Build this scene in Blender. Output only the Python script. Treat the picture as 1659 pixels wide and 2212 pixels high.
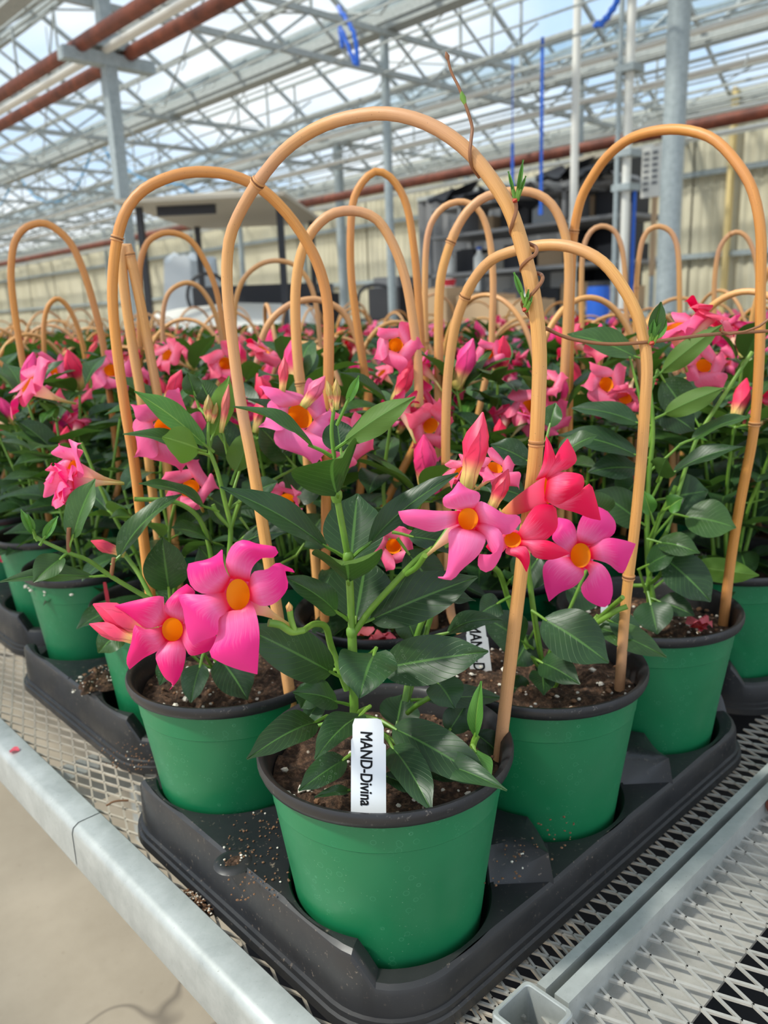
import bpy, bmesh, math, random
from mathutils import Vector, Matrix, Euler, noise
random.seed(7)
S = bpy.context.scene
for o in list(bpy.data.objects): bpy.data.objects.remove(o)

# ---------------------------------------------------------------- camera
# axes: X runs along the bench's right edge, Y along its left edge, Z up; the front pot stands at the origin
FPX = 1743.178
CR = Vector((.7272, -.6856, -.0354)).normalized()
CF = Vector((.6602, .7125, -.2378)).normalized()
CU = CR.cross(CF).normalized(); CR = CF.cross(CU).normalized()
CAM = Vector((-.3175, -.3497, 1.20))
cd = bpy.data.cameras.new('camera'); co = bpy.data.objects.new('camera', cd); S.collection.objects.link(co)
co.matrix_world = Matrix((( CR.x, CU.x, -CF.x, CAM.x), (CR.y, CU.y, -CF.y, CAM.y), (CR.z, CU.z, -CF.z, CAM.z), (0,0,0,1)))
cd.sensor_fit = 'VERTICAL'; cd.sensor_height = 36; cd.lens = FPX/2212*36; cd.clip_start = .02; cd.clip_end = 400
cd.dof.use_dof = True; cd.dof.focus_distance = .47; cd.dof.aperture_fstop = 11
S.camera = co

# ---------------------------------------------------------------- world, sun, exposure
w = bpy.data.worlds.new('sky'); S.world = w; w.use_nodes = True
nt = w.node_tree; bg = nt.nodes['Background']
tc = nt.nodes.new('ShaderNodeTexCoord'); nz = nt.nodes.new('ShaderNodeTexNoise'); nz.inputs['Scale'].default_value = 3.2; nz.inputs['Detail'].default_value = 4
mp = nt.nodes.new('ShaderNodeMapping'); mp.inputs['Scale'].default_value = (1, 1, 2.2)
rp = nt.nodes.new('ShaderNodeValToRGB'); rp.color_ramp.elements[0].position = .40; rp.color_ramp.elements[1].position = .62
rp.color_ramp.elements[0].color = (.56, .73, .94, 1); rp.color_ramp.elements[1].color = (.97, .97, .98, 1)
nt.links.new(tc.outputs['Generated'], mp.inputs['Vector']); nt.links.new(mp.outputs[0], nz.inputs['Vector'])
nt.links.new(nz.outputs['Fac'], rp.inputs['Fac']); nt.links.new(rp.outputs[0], bg.inputs['Color'])
bg.inputs['Strength'].default_value = 1.18
sl = bpy.data.lights.new('sun', 'SUN'); so = bpy.data.objects.new('sun', sl); S.collection.objects.link(so)
sl.energy = 4.2; sl.angle = math.radians(5); sl.color = (1, .93, .82)
sd = Vector((-.62, .30, 0)).normalized()*math.cos(math.radians(50)) + Vector((0, 0, math.sin(math.radians(50))))
so.rotation_euler = sd.to_track_quat('Z', 'Y').to_euler()
S.view_settings.view_transform = 'Standard'; S.view_settings.look = 'None'
S.view_settings.exposure = 0.26; S.view_settings.gamma = 1; S.view_settings.use_curve_mapping = False

# ---------------------------------------------------------------- helpers
def V(*a): return Vector(a)
def ray(x, y): return CF + CR*((x-829.5)/FPX) - CU*((y-1106)/FPX)
def on_z(x, y, z): d = ray(x, y); return CAM + d*((z-CAM.z)/d.z)
def on_x(x, y, X): d = ray(x, y); return CAM + d*((X-CAM.x)/d.x)
def toward(P):
    n = V(CAM.x-P.x, CAM.y-P.y, 0); return n.normalized()
def at(P, x, y, t=0):                    # point of the upright plane through the plant P, t metres nearer to the viewer
    n = toward(P); d = ray(x, y); q = P + n*t
    return CAM + d*((q-CAM).dot(n)/d.dot(n))
def pix(P):
    v = P-CAM; z = v.dot(CF); return (829.5+FPX*v.dot(CR)/z, 1106-FPX*v.dot(CU)/z, z)
def lin(r, g, b):
    f = lambda c: (c/255/12.92) if c <= 10 else ((c/255+.055)/1.055)**2.4
    return (f(r), f(g), f(b), 1)
def spline(pts, n):
    pts = [Vector(p) for p in pts]
    if len(pts) < 3:
        return [pts[0].lerp(pts[-1], i/(n-1)) for i in range(n)]
    L = [0]
    for a, b in zip(pts, pts[1:]): L.append(L[-1] + max((b-a).length, 1e-9))
    out = []
    for i in range(n):
        s = L[-1]*i/(n-1); k = 0
        while k < len(pts)-2 and s > L[k+1]: k += 1
        u = (s-L[k])/(L[k+1]-L[k])
        h = L[k+1]-L[k]
        m = lambda j: (pts[min(j+1, len(pts)-1)]-pts[max(j-1, 0)])/(L[min(j+1, len(pts)-1)]-L[max(j-1, 0)])
        a, b, ma, mb = pts[k], pts[k+1], m(k)*h, m(k+1)*h
        out.append(a*(2*u**3-3*u*u+1) + ma*(u**3-2*u*u+u) + b*(-2*u**3+3*u*u) + mb*(u**3-u*u))
    return out
class MB:                                # collects faces; build() makes one mesh object
    def __init__(s): s.v = []; s.f = []; s.uv = []; s.m = []
    def vert(s, p, uv=(0, 0)): s.v.append(tuple(p)); s.uv.append(uv); return len(s.v)-1
    def face(s, f, m=0): s.f.append(tuple(f)); s.m.append(m)
    def grid(s, rows, uvs=None, m=0, close=False):
        i0 = len(s.v); n = len(rows[0])
        for a, r in enumerate(rows):
            for b, p in enumerate(r):
                s.vert(p, uvs[a][b] if uvs else (b/(n-1 if n > 1 else 1), a/(len(rows)-1)))
        for a in range(len(rows)-1):
            for b in range(n if close else n-1):
                c = (b+1) % n
                s.face((i0+a*n+b, i0+a*n+c, i0+(a+1)*n+c, i0+(a+1)*n+b), m)
    def box(s, c, h, M=None, m=0):
        c = Vector(c); i0 = len(s.v)
        for dx in (-1, 1):
            for dy in (-1, 1):
                for dz in (-1, 1):
                    p = V(dx*h[0], dy*h[1], dz*h[2])
                    if M: p = M @ p
                    s.vert(c+p)
        for f in ((0,1,3,2), (4,6,7,5), (0,4,5,1), (2,3,7,6), (0,2,6,4), (1,5,7,3)): s.face([i0+k for k in f], m)
    def tube(s, pts, r, n=8, m=0, cap=True, vlen=None):
        pts = [Vector(p) for p in pts]
        T = [(pts[min(i+1, len(pts)-1)]-pts[max(i-1, 0)]).normalized() for i in range(len(pts))]
        a = T[0].orthogonal().normalized(); rows = []; uvs = []; L = 0
        for i, p in enumerate(pts):
            if i: L += (p-pts[i-1]).length
            a = (a - T[i]*a.dot(T[i])).normalized(); b = T[i].cross(a)
            rr = r[i] if isinstance(r, (list, tuple)) else r
            rows.append([p + a*(rr*math.cos(2*math.pi*k/n)) + b*(rr*math.sin(2*math.pi*k/n)) for k in range(n)])
            uvs.append([(k/n, L) for k in range(n)])
        i0 = len(s.v); s.grid(rows, uvs, m, close=True)
        if cap:
            s.face([i0+k for k in range(n)][::-1], m); s.face([i0+(len(pts)-1)*n+k for k in range(n)], m)
    def beam(s, a, b, w, h, m=0):        # rectangular bar from a to b
        a = Vector(a); b = Vector(b); T = (b-a).normalized()
        up = V(0, 0, 1) if abs(T.z) < .95 else V(1, 0, 0)
        x = T.cross(up).normalized(); y = x.cross(T)
        i0 = len(s.v)
        for p in (a, b):
            for sx, sy in ((-1,-1), (1,-1), (1,1), (-1,1)): s.vert(p + x*(sx*w/2) + y*(sy*h/2))
        for k in range(4): s.face((i0+k, i0+(k+1)%4, i0+4+(k+1)%4, i0+4+k), m)
        s.face((i0+3, i0+2, i0+1, i0), m); s.face((i0+4, i0+5, i0+6, i0+7), m)
    def mesh(s, name, mats, smooth=True, sharp=50):
        me = bpy.data.meshes.new(name); me.from_pydata(s.v, [], s.f)
        for mt in (mats if isinstance(mats, (list, tuple)) else [mats]): me.materials.append(mt)
        me.polygons.foreach_set('material_index', s.m)
        me.polygons.foreach_set('use_smooth', [smooth]*len(s.f))
        ul = me.uv_layers.new(name='uv')
        co_ = []
        for f in s.f:
            for i in f: co_ += s.uv[i]
        ul.data.foreach_set('uv', co_)
        me.update()
        if smooth: me.set_sharp_from_angle(angle=math.radians(sharp))
        return me
    def build(s, name, mats, parent=None, smooth=True, kind=None, label=None, color=None):
        return put(name, s.mesh(name, mats, smooth), parent, kind, label, color)
def put(name, me, parent=None, kind=None, label=None, color=None, M=None):
    o = bpy.data.objects.new(name, me); S.collection.objects.link(o)
    if parent is not None: o.parent = parent
    if M is not None: o.matrix_local = M
    if kind: o['kind'] = kind
    if label: o['label'] = label
    if color: o.color = color
    return o
def thing(name, label, cat, loc=(0, 0, 0), rz=0, group=None, kind=None):
    o = bpy.data.objects.new(name, None); S.collection.objects.link(o); o.empty_display_size = .02
    o.location = loc; o.rotation_euler = (0, 0, rz)
    if label: o['label'] = label
    if cat: o['category'] = cat
    if group: o['group'] = group
    if kind: o['kind'] = kind
    return o
def tag(o, label, cat, group=None):
    o['label'] = label; o['category'] = cat
    if group: o['group'] = group
    return o

# ---------------------------------------------------------------- materials
def mat(name, base=(.5, .5, .5, 1), rough=.5, metal=0, spec=None):
    m = bpy.data.materials.new(name); m.use_nodes = True
    b = m.node_tree.nodes['Principled BSDF']
    b.inputs['Base Color'].default_value = base; b.inputs['Roughness'].default_value = rough; b.inputs['Metallic'].default_value = metal
    if spec is not None: b.inputs['Specular IOR Level'].default_value = spec
    return m
class NT:
    def __init__(s, m): s.m = m; s.t = m.node_tree; s.b = s.t.nodes['Principled BSDF']
    def n(s, kind, **kw):
        x = s.t.nodes.new('ShaderNode'+kind)
        for k, v in kw.items():
            if k.startswith('i_'): x.inputs[k[2:].replace('_', ' ')].default_value = v
            else: setattr(x, k, v)
        return x
    def l(s, a, b): s.t.links.new(a, b)
    def coord(s, kind='Object', scale=(1, 1, 1)):
        c = s.n('TexCoord'); m = s.n('Mapping'); m.inputs['Scale'].default_value = scale
        s.l(c.outputs[kind], m.inputs['Vector']); return m.outputs[0]
    def noise(s, vec, scale, detail=3, rough=.5):
        x = s.n('TexNoise', i_Scale=scale, i_Detail=detail, i_Roughness=rough); s.l(vec, x.inputs['Vector']); return x.outputs['Fac']
    def vor(s, vec, scale, feature='F1', out='Distance'):
        x = s.n('TexVoronoi', feature=feature, i_Scale=scale); s.l(vec, x.inputs['Vector']); return x.outputs[out]
    def ramp(s, fac, stops):
        x = s.n('ValToRGB'); e = x.color_ramp.elements
        while len(e) < len(stops): e.new(.5)
        for k, (p, c) in enumerate(stops):
            e[k].position = p; e[k].color = c if isinstance(c, tuple) else (c, c, c, 1)
        s.l(fac, x.inputs['Fac']); return x.outputs['Color']
    def mix(s, fac, a, b, mode='MIX'):
        x = s.n('Mix', data_type='RGBA', blend_type=mode)
        for v, k in ((fac, 0), (a, 6), (b, 7)):
            if hasattr(v, 'is_output'): s.l(v, x.inputs[k])
            elif k == 0: x.inputs[0].default_value = v
            else: x.inputs[k].default_value = v
        return x.outputs[2]
    def math(s, op, a, b=0):
        x = s.n('Math', operation=op)
        for v, k in ((a, 0), (b, 1)):
            if hasattr(v, 'is_output'): s.l(v, x.inputs[k])
            else: x.inputs[k].default_value = v
        return x.outputs[0]
    def bump(s, h, strength=.3, dist=.001):
        x = s.n('Bump', i_Strength=strength, i_Distance=dist); s.l(h, x.inputs['Height']); s.l(x.outputs[0], s.b.inputs['Normal'])
    def col(s, c): s.l(c, s.b.inputs['Base Color'])
    def rough(s, c): s.l(c, s.b.inputs['Roughness'])
M = {}
# green pot plastic with dried water spots
m = mat('green_plastic', rough=.38); k = NT(m); v = k.coord()
base = k.ramp(k.noise(v, 9, 3), [(.3, (.007, .155, .056, 1)), (.7, (.012, .21, .078, 1))])
d = k.vor(v, 130); ring = k.ramp(d, [(.0, 0.), (.20, 0.), (.24, .5), (.28, 0.)])
sp = k.ramp(k.vor(v, 320), [(.05, 1.), (.10, 0.)])
msk = k.ramp(k.noise(v, 30, 2), [(.50, 0.), (.62, 1.)])
c = k.mix(k.math('MULTIPLY', k.math('MULTIPLY', ring, msk), .55), base, (.12, .42, .24, 1)); c = k.mix(k.math('MULTIPLY', sp, k.math('MULTIPLY', msk, .5)), c, (.4, .6, .42, 1))
k.col(c); k.rough(k.ramp(k.noise(v, 40, 3), [(.3, .32), (.7, .5)])); M['pot'] = m
def dusty(name, base, dustc, rough, amt):
    m = mat(name, rough=rough); k = NT(m); v = k.coord()
    a = k.ramp(k.noise(v, 260, 4, .7), [(.62, 0.), (.72, amt)]); b = k.ramp(k.noise(v, 14, 3), [(.35, .15), (.7, 1.)])
    f = k.math('MULTIPLY', a, b); c = k.mix(f, base, dustc)
    c = k.mix(k.ramp(k.noise(v, 6, 4), [(.4, 0.), (.75, .25)]), c, (.09, .075, .06, 1))
    k.col(c); k.rough(k.ramp(k.noise(v, 30, 3), [(.3, rough-.1), (.7, rough+.18)])); k.bump(k.noise(v, 120, 3), .15, .0006); return m
M['black'] = dusty('black_tray_plastic', (.016, .017, .020, 1), (.35, .27, .2, 1), .36, .8)
M['rim'] = dusty('black_rim_plastic', (.014, .014, .016, 1), (.3, .26, .22, 1), .38, .6)
# soil
m = mat('potting_soil', rough=.95); k = NT(m); v = k.coord()
c = k.ramp(k.noise(v, 190, 6, .75), [(.32, (.012, .007, .004, 1)), (.5, (.075, .038, .02, 1)), (.66, (.24, .13, .075, 1))])
c = k.mix(k.ramp(k.vor(v, 120), [(.10, 1.), (.14, 0.)]), c, (.5, .42, .33, 1)); k.col(c); k.bump(k.noise(v, 220, 5, .8), 1, .004); M['soil'] = m
m = mat('perlite', (.72, .66, .56, 1), .9); M['perlite'] = m
m = mat('bark_chip', (.20, .10, .05, 1), .9); M['bark'] = m
# bamboo-like bent cane
def cane(name, a, b, c_):
    m = mat(name, rough=.42); k = NT(m); v = k.coord('UV', (26, 6, 1)); vo = k.coord('Object')
    fib = k.noise(v, 3, 3, .6)
    c = k.ramp(fib, [(.3, a), (.65, b)])
    c = k.mix(k.ramp(k.noise(vo, 9, 2), [(.42, 0.), (.7, .75)]), c, c_)
    c = k.mix(k.ramp(k.vor(vo, 330), [(.055, .8), (.085, 0.)]), c, (.16, .07, .03, 1))
    k.col(c); k.bump(fib, .25, .0005); return m
M['cane'] = cane('bent_cane', lin(198, 138, 70), lin(230, 172, 98), lin(196, 146, 118))
M['cane2'] = cane('bent_cane_dark', lin(188, 118, 48), lin(224, 156, 74), lin(198, 134, 86))
M['cane3'] = cane('bent_cane_pale', lin(206, 146, 82), lin(234, 176, 106), lin(194, 142, 116))
M['node'] = mat('cane_joint', lin(206, 148, 92), .6)
M['scar'] = mat('cane_scar', lin(120, 76, 46), .8)
# leaves: glossy dark green above, paler olive below, fine veins
def leaf(name, dark, light, under, vein):
    m = mat(name, rough=.36); k = NT(m); uv = k.n('TexCoord').outputs['UV']; sx = k.n('SeparateXYZ'); k.l(uv, sx.inputs[0])
    a = k.math('ABSOLUTE', k.math('SUBTRACT', sx.outputs[0], .5))
    mid = k.ramp(a, [(.0, 1.), (.014, 1.), (.03, 0.)])
    s_ = k.math('SUBTRACT', k.math('MULTIPLY', sx.outputs[1], 11), k.math('MULTIPLY', a, 7))
    fr = k.math('ABSOLUTE', k.math('SUBTRACT', k.math('FRACT', s_), .5)); ve = k.ramp(fr, [(.0, .55), (.05, 0.)])
    oi = k.n('ObjectInfo'); v = k.coord('Object')
    c = k.ramp(k.noise(v, 30, 3), [(.3, dark), (.75, light)])
    hs = k.n('HueSaturation'); k.l(c, hs.inputs['Color']); k.l(k.math('ADD', k.math('MULTIPLY', oi.outputs['Random'], .5), .72), hs.inputs['Value'])
    hs.inputs['Saturation'].default_value = .95
    c = k.mix(ve, hs.outputs[0], vein); c = k.mix(mid, c, vein)
    sp = k.ramp(k.vor(v, 260), [(.20, 0.), (.24, .22), (.28, 0.)])
    c = k.mix(k.math('MULTIPLY', sp, k.ramp(k.noise(v, 26, 2), [(.5, 0.), (.62, 1.)])), c, (.4, .5, .38, 1))
    g = k.n('NewGeometry'); uc = k.mix(k.math('MULTIPLY', mid, .6), under, vein)
    c = k.mix(g.outputs['Backfacing'], c, uc); k.col(c)
    k.rough(k.mix(g.outputs['Backfacing'], (.40, .40, .40, 1), (.6, .6, .6, 1)))
    k.bump(k.math('ADD', k.math('MULTIPLY', ve, -1), k.math('MULTIPLY', k.noise(v, 60, 2), .8)), .30, .0008); k.b.inputs['Specular IOR Level'].default_value = .42
    tr = k.n('BsdfTranslucent'); k.l(k.mix(.5, c, (.16, .42, .04, 1)), tr.inputs['Color']); ms = k.n('MixShader', i_Fac=.16)
    out = k.t.nodes['Material Output']; k.l(k.b.outputs[0], ms.inputs[1]); k.l(tr.outputs[0], ms.inputs[2]); k.l(ms.outputs[0], out.inputs[0]); return m
M['leaf'] = leaf('dark_leaf', (.011, .038, .012, 1), (.027, .078, .022, 1), (.060, .130, .022, 1), (.075, .18, .04, 1))
M['leafm'] = leaf('mid_green_leaf', (.020, .062, .012, 1), (.050, .125, .022, 1), (.085, .17, .022, 1), (.10, .24, .045, 1))
M['leafy'] = leaf('young_leaf', (.045, .17, .02, 1), (.11, .32, .035, 1), (.13, .27, .03, 1), (.28, .48, .10, 1))
m = mat('green_stem', rough=.45); k = NT(m); v = k.coord()
k.col(k.ramp(k.noise(v, 45, 3), [(.3, (.09, .22, .02, 1)), (.7, (.20, .36, .045, 1))])); M['stem'] = m
M['stemd'] = mat('twining_stem', lin(140, 92, 58), .5)
M['redbit'] = mat('red_node', lin(180, 60, 35), .6)
# petals: the tint is the object's colour, paler towards the middle, magenta ring at the throat
def petal(name, pale, ring):
    m = mat(name, rough=.48); k = NT(m); sx = k.n('SeparateXYZ'); k.l(k.n('TexCoord').outputs['UV'], sx.inputs[0])
    oi = k.n('ObjectInfo'); u = sx.outputs[1]
    st = k.noise(k.coord('UV', (18, 1.4, 1)), 2.2, 3)
    pl = k.mix(pale, oi.outputs['Color'], (1, .50, .78, 1))
    f = k.math('ADD', u, k.math('MULTIPLY', k.math('SUBTRACT', st, .5), .5))
    c = k.mix(k.ramp(f, [(.10, 0.), (.50, 1.)]), pl, oi.outputs['Color'])
    c = k.mix(k.ramp(u, [(.03, 1.), (.22, 0.)]), c, ring)
    g = k.n('NewGeometry'); c = k.mix(k.math('MULTIPLY', g.outputs['Backfacing'], .35), c, (.95, .30, .42, 1))
    k.col(c); k.bump(st, .12, .0006)
    tr = k.n('BsdfTranslucent'); k.l(c, tr.inputs['Color']); ms = k.n('MixShader', i_Fac=.28)
    out = k.t.nodes['Material Output']; k.l(k.b.outputs[0], ms.inputs[1]); k.l(tr.outputs[0], ms.inputs[2]); k.l(ms.outputs[0], out.inputs[0]); return m
M['petal'] = petal('pink_petal', .40, (.80, .0, .04, 1)); M['petalr'] = petal('plain_petal', .12, (.6, .01, .03, 1))
def throat(name, inner, o0, o1, o2):
    m = mat(name, rough=.5); k = NT(m); sx = k.n('SeparateXYZ'); k.l(k.n('TexCoord').outputs['UV'], sx.inputs[0]); u = sx.outputs[1]
    oi = k.n('ObjectInfo')
    i_ = k.mix(k.ramp(k.math('ADD', u, k.math('MULTIPLY', k.noise(k.coord('UV', (9, .6, 1)), 3, 2), .34)), [(1.02, 0.), (1.14, 1.)]), inner, (.80, .03, .05, 1))
    c = k.ramp(u, [(.0, o0), (.35, o1), (.62, o2), (1.0, (.9, .25, .42, 1))]); c = k.mix(k.ramp(u, [(.72, 0.), (1., .9)]), c, oi.outputs['Color'])
    g = k.n('NewGeometry'); c = k.mix(g.outputs['Backfacing'], c, i_); k.col(c)
    tr = k.n('BsdfTranslucent'); k.l(c, tr.inputs['Color']); ms = k.n('MixShader', i_Fac=.3)
    out = k.t.nodes['Material Output']; k.l(k.b.outputs[0], ms.inputs[1]); k.l(tr.outputs[0], ms.inputs[2]); k.l(ms.outputs[0], out.inputs[0]); return m
M['throat2'] = throat('side_flower_tube', (1.0, .30, .005, 1), (.85, .55, .12, 1), (.90, .22, .16, 1), (.88, .05, .14, 1))
M['throat'] = throat('flower_tube', (1.0, .30, .005, 1), (.30, .34, .05, 1), (.80, .66, .30, 1), (.95, .62, .45, 1))
m = mat('pink_bud', rough=.45); k = NT(m); sx = k.n('SeparateXYZ'); k.l(k.n('TexCoord').outputs['UV'], sx.inputs[0])
oi = k.n('ObjectInfo'); c = k.ramp(sx.outputs[1], [(.0, (.25, .30, .04, 1)), (.22, (.85, .55, .18, 1)), (.42, (.85, .10, .14, 1))])
c = k.mix(k.ramp(sx.outputs[1], [(.3, 0.), (.5, .75)]), c, oi.outputs['Color'])
c = k.mix(k.ramp(k.math('FRACT', k.math('ADD', k.math('MULTIPLY', sx.outputs[0], 5), k.math('MULTIPLY', sx.outputs[1], 2.4))), [(.04, .55), (.16, 0.)]), c, (.35, .01, .05, 1)); k.col(c); M['bud'] = m
PINK = lin(250, 28, 128); HOT = lin(248, 8, 84); ROSE = lin(240, 48, 112); REDC = lin(200, 12, 34); PALE = lin(254, 44, 148)
# metals, concrete, building
def galv(name, a, b, rough=.45, metal=.35):
    m = mat(name, rough=rough, metal=metal); k = NT(m); v = k.coord()
    c = k.ramp(k.noise(v, 26, 5, .7), [(.3, a), (.7, b)]); c = k.mix(k.ramp(k.vor(v, 60, out='Color'), [(.2, 0.), (.9, .25)]), c, b)
    c = k.mix(k.ramp(k.noise(v, 420, 3, .7), [(.66, 0.), (.72, .5)]), c, (.10, .07, .05, 1))
    k.col(c); k.bump(k.noise(v, 90, 4), .15, .0006); return m
M['rail'] = galv('galvanised_rail', (.34, .36, .345, 1), (.52, .54, .52, 1)); M['mesh'] = galv('expanded_metal', (.42, .36, .29, 1), (.66, .59, .49, 1), .55, .15)
M['mesh2'] = galv('expanded_metal_grey', (.33, .32, .29, 1), (.52, .50, .46, 1), .5, .25)
M['steel'] = galv('grey_post_steel', (.27, .31, .32, 1), (.42, .47, .48, 1), .55, .2); M['truss'] = galv('truss_steel', (.30, .32, .31, 1), (.46, .48, .46, 1), .6, .1)
M['white'] = mat('white_paint', (.78, .76, .70, 1), .5)
m = mat('rust_pipe', rough=.6); k = NT(m); v = k.coord(); k.col(k.ramp(k.noise(v, 7, 5, .7), [(.3, lin(80, 38, 26)), (.7, lin(142, 74, 50))])); M['rust'] = m
m = mat('concrete', rough=.85); k = NT(m); v = k.coord(); c = k.ramp(k.noise(v, 2.2, 6, .65), [(.3, (.34, .285, .215, 1)), (.7, (.46, .395, .31, 1))])
c = k.mix(k.ramp(k.noise(v, 60, 5, .7), [(.63, 0.), (.75, .6)]), c, (.22, .17, .12, 1))
wv = k.n('VectorMath', operation='ADD'); nn = k.n('TexNoise', i_Scale=3.); k.l(v, nn.inputs['Vector']); k.l(v, wv.inputs[0]); k.l(nn.outputs['Color'], wv.inputs[1])
ck = k.ramp(k.vor(wv.outputs[0], .42, 'DISTANCE_TO_EDGE'), [(.0, .7), (.0022, 0.)]); c = k.mix(ck, c, (.12, .10, .08, 1)); k.col(c); k.bump(k.noise(v, 40, 5), .3, .002); M['conc'] = m
m = mat('beige_panel', rough=.7); k = NT(m); v = k.coord('Object', (1, 1, 1)); wv = k.n('TexWave', i_Scale=2.4, bands_direction='Y'); k.l(v, wv.inputs['Vector'])
k.col(k.mix(k.ramp(k.noise(v, .8, 4), [(.3, 0.), (.7, 1.)]), k.mix(wv.outputs['Fac'], (.50, .45, .31, 1), (.60, .55, .40, 1)), (.62, .57, .43, 1))); k.b.inputs['Emission Strength'].default_value = 0; M['panel'] = m
m = bpy.data.materials.new('roof_glass'); m.use_nodes = True; t = m.node_tree; t.nodes.remove(t.nodes['Principled BSDF'])
tr = t.nodes.new('ShaderNodeBsdfTransparent'); tr.inputs[0].default_value = (.93, .96, .97, 1); gl = t.nodes.new('ShaderNodeBsdfGlossy'); gl.inputs['Roughness'].default_value = .15
ms = t.nodes.new('ShaderNodeMixShader'); ms.inputs[0].default_value = .06; t.links.new(tr.outputs[0], ms.inputs[1]); t.links.new(gl.outputs[0], ms.inputs[2]); t.links.new(ms.outputs[0], t.nodes['Material Output'].inputs[0]); M['glass'] = m
M['tag'] = mat('white_label_plastic', (.80, .82, .83, 1), .4); M['ink'] = mat('black_ink', (.012, .012, .014, 1), .6)
M['blue'] = mat('blue_plastic', lin(30, 95, 200), .45); M['rope'] = mat('blue_rope', lin(95, 160, 205), .6); M['dark'] = mat('dark_rubber', (.03, .03, .035, 1), .6)
M['tan'] = mat('tan_canopy', (.46, .41, .33, 1), .7); M['card'] = mat('cardboard', (.50, .34, .20, 1), .8); M['grey'] = mat('grey_sheet', (.20, .20, .205, 1), .6); M['shade'] = mat('dark_grey_sheet', (.07, .07, .075, 1), .6)
M['yellow'] = mat('pine_batten', (.72, .55, .25, 1), .7); M['redp'] = mat('red_plastic', lin(190, 40, 60), .5)
M['ltgrey'] = mat('light_grey_cloth', (.50, .53, .55, 1), .8)
# ---------------------------------------------------------------- the setting
mb = MB(); n = 24
mb.grid([[V(-12+40*i/n, -8+58*j/n, 0) for i in range(n+1)] for j in range(n+1)]); mb.build('floor', M['conc'], kind='structure')
WX, WT = 11.3, 3.95                                  # wall along the far side
wb = thing('wall_back', None, None, (WX, 0, 0), kind='structure')
mb = MB(); mb.box((.06, 17, WT/2), (.03, 25, WT/2)); mb.build('wall_core', M['panel'], wb, False)
def ribbed(y0, y1, z0, z1):
    b = MB(); k = int((y1-y0)/.0762*2)
    prof = [(0 if (j//2) % 2 else .02) for j in range(k+1)]
    b.grid([[V(.0-prof[j], y0+(y1-y0)*j/k, z) for j in range(k+1)] for z in (z0, z1)]); return b
for i in range(20): ribbed(-6+i*2.3, -6+i*2.3+2.28, .02, WT-.03).build('wall_panel', M['panel'], wb, False)
for z in (1.05, 1.85, 2.95): b = MB(); b.beam((-.07, -7, z), (-.07, 40, z), .06, .07); b.build('wall_rail', M['steel'], wb, False)
for y in (4.9, 9.6, 14.3, 19, 24): b = MB(); b.beam((-.13, y, 0), (-.13, y, WT), .06, .10); b.build('wall_stud', M['yellow'] if y < 6 else M['steel'], wb, False)
ew = thing('wall_end', None, None, (0, 41, 0), kind='structure')
b = MB(); b.box((0, 0, WT/2), (12, .05, WT/2)); b.build('wall_core', M['panel'], ew, False)
# ridge-and-furrow glass roof: gutters along Y every 2.9 m, glazing bars across, purlins, lattice trusses
GZ, RZ, BW = 3.80, 4.75, 2.9; G0 = -3.18; NG = 6; Y0, Y1 = -5., 40.
roof = thing('ceiling', None, None, (0, 0, GZ), kind='structure')
for g in range(NG):
    X = G0+g*BW; b = MB()
    b.beam((X, Y0, 0), (X, Y1, 0), .16, .09); b.beam((X-.09, Y0, .06), (X-.09, Y1, .06), .02, .10); b.beam((X+.09, Y0, .06), (X+.09, Y1, .06), .02, .10)
    b.build('gutter', M['truss'], roof, False)
DY = 1.0; ny = int((Y1-Y0)/DY); panes = []; H = RZ-GZ
for g in range(NG-1):
    X = G0+g*BW; xr = X+BW/2; bars = MB(); rid = MB()
    rid.beam((xr, Y0, H), (xr, Y1, H), .07, .09)
    for u in (.34, .67):
        for sx in (-1, 1): rid.beam((xr+sx*BW/2*(1-u), Y0, H*u-.03), (xr+sx*BW/2*(1-u), Y1, H*u-.03), .03, .04)
    rid.build('ridge_and_purlins', M['truss'], roof, False)
    for j in range(ny+1):
        y = Y0+j*DY
        for sx in (-1, 1): bars.beam((xr+sx*BW/2, y, .02), (xr, y, H), .035, .045)
    bars.build('glazing_bars', M['truss'], roof, False)
    for j in range(ny):
        for sx in (-1, 1):
            a = V(xr+sx*(BW/2-.05), Y0+j*DY+.02, .045); c = V(xr+sx*.03, Y0+j*DY+.02, H-.0)
            panes.append((a, c, V(0, DY-.04, 0)))
def pane_key(p):
    q = (p[0]+p[1])/2 + V(0, .5, GZ); x, y, z = pix(q); return (0 if z > 0 and -150 < x < 1800 and -200 < y < 900 else 100) + (q-CAM).length
panes.sort(key=pane_key); rest = MB()
for i, (a, c, dy) in enumerate(panes):
    b = MB() if i < 180 else rest
    nn = (c-a).cross(dy).normalized()*.002; i0 = len(b.v)
    for q in (a, c, c+dy, a+dy): b.vert(q-nn)
    for q in (a, c, c+dy, a+dy): b.vert(q+nn)
    for f in ((0,1,2,3), (7,6,5,4), (0,4,5,1), (1,5,6,2), (2,6,7,3), (3,7,4,0)): b.face([i0+t_ for t_ in f])
    if i < 180: b.build('glass_pane', M['glass'], roof, False)
rest.build('glass_pane', M['glass'], roof, False, kind='stuff')
tb = MB(); first = None
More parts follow.
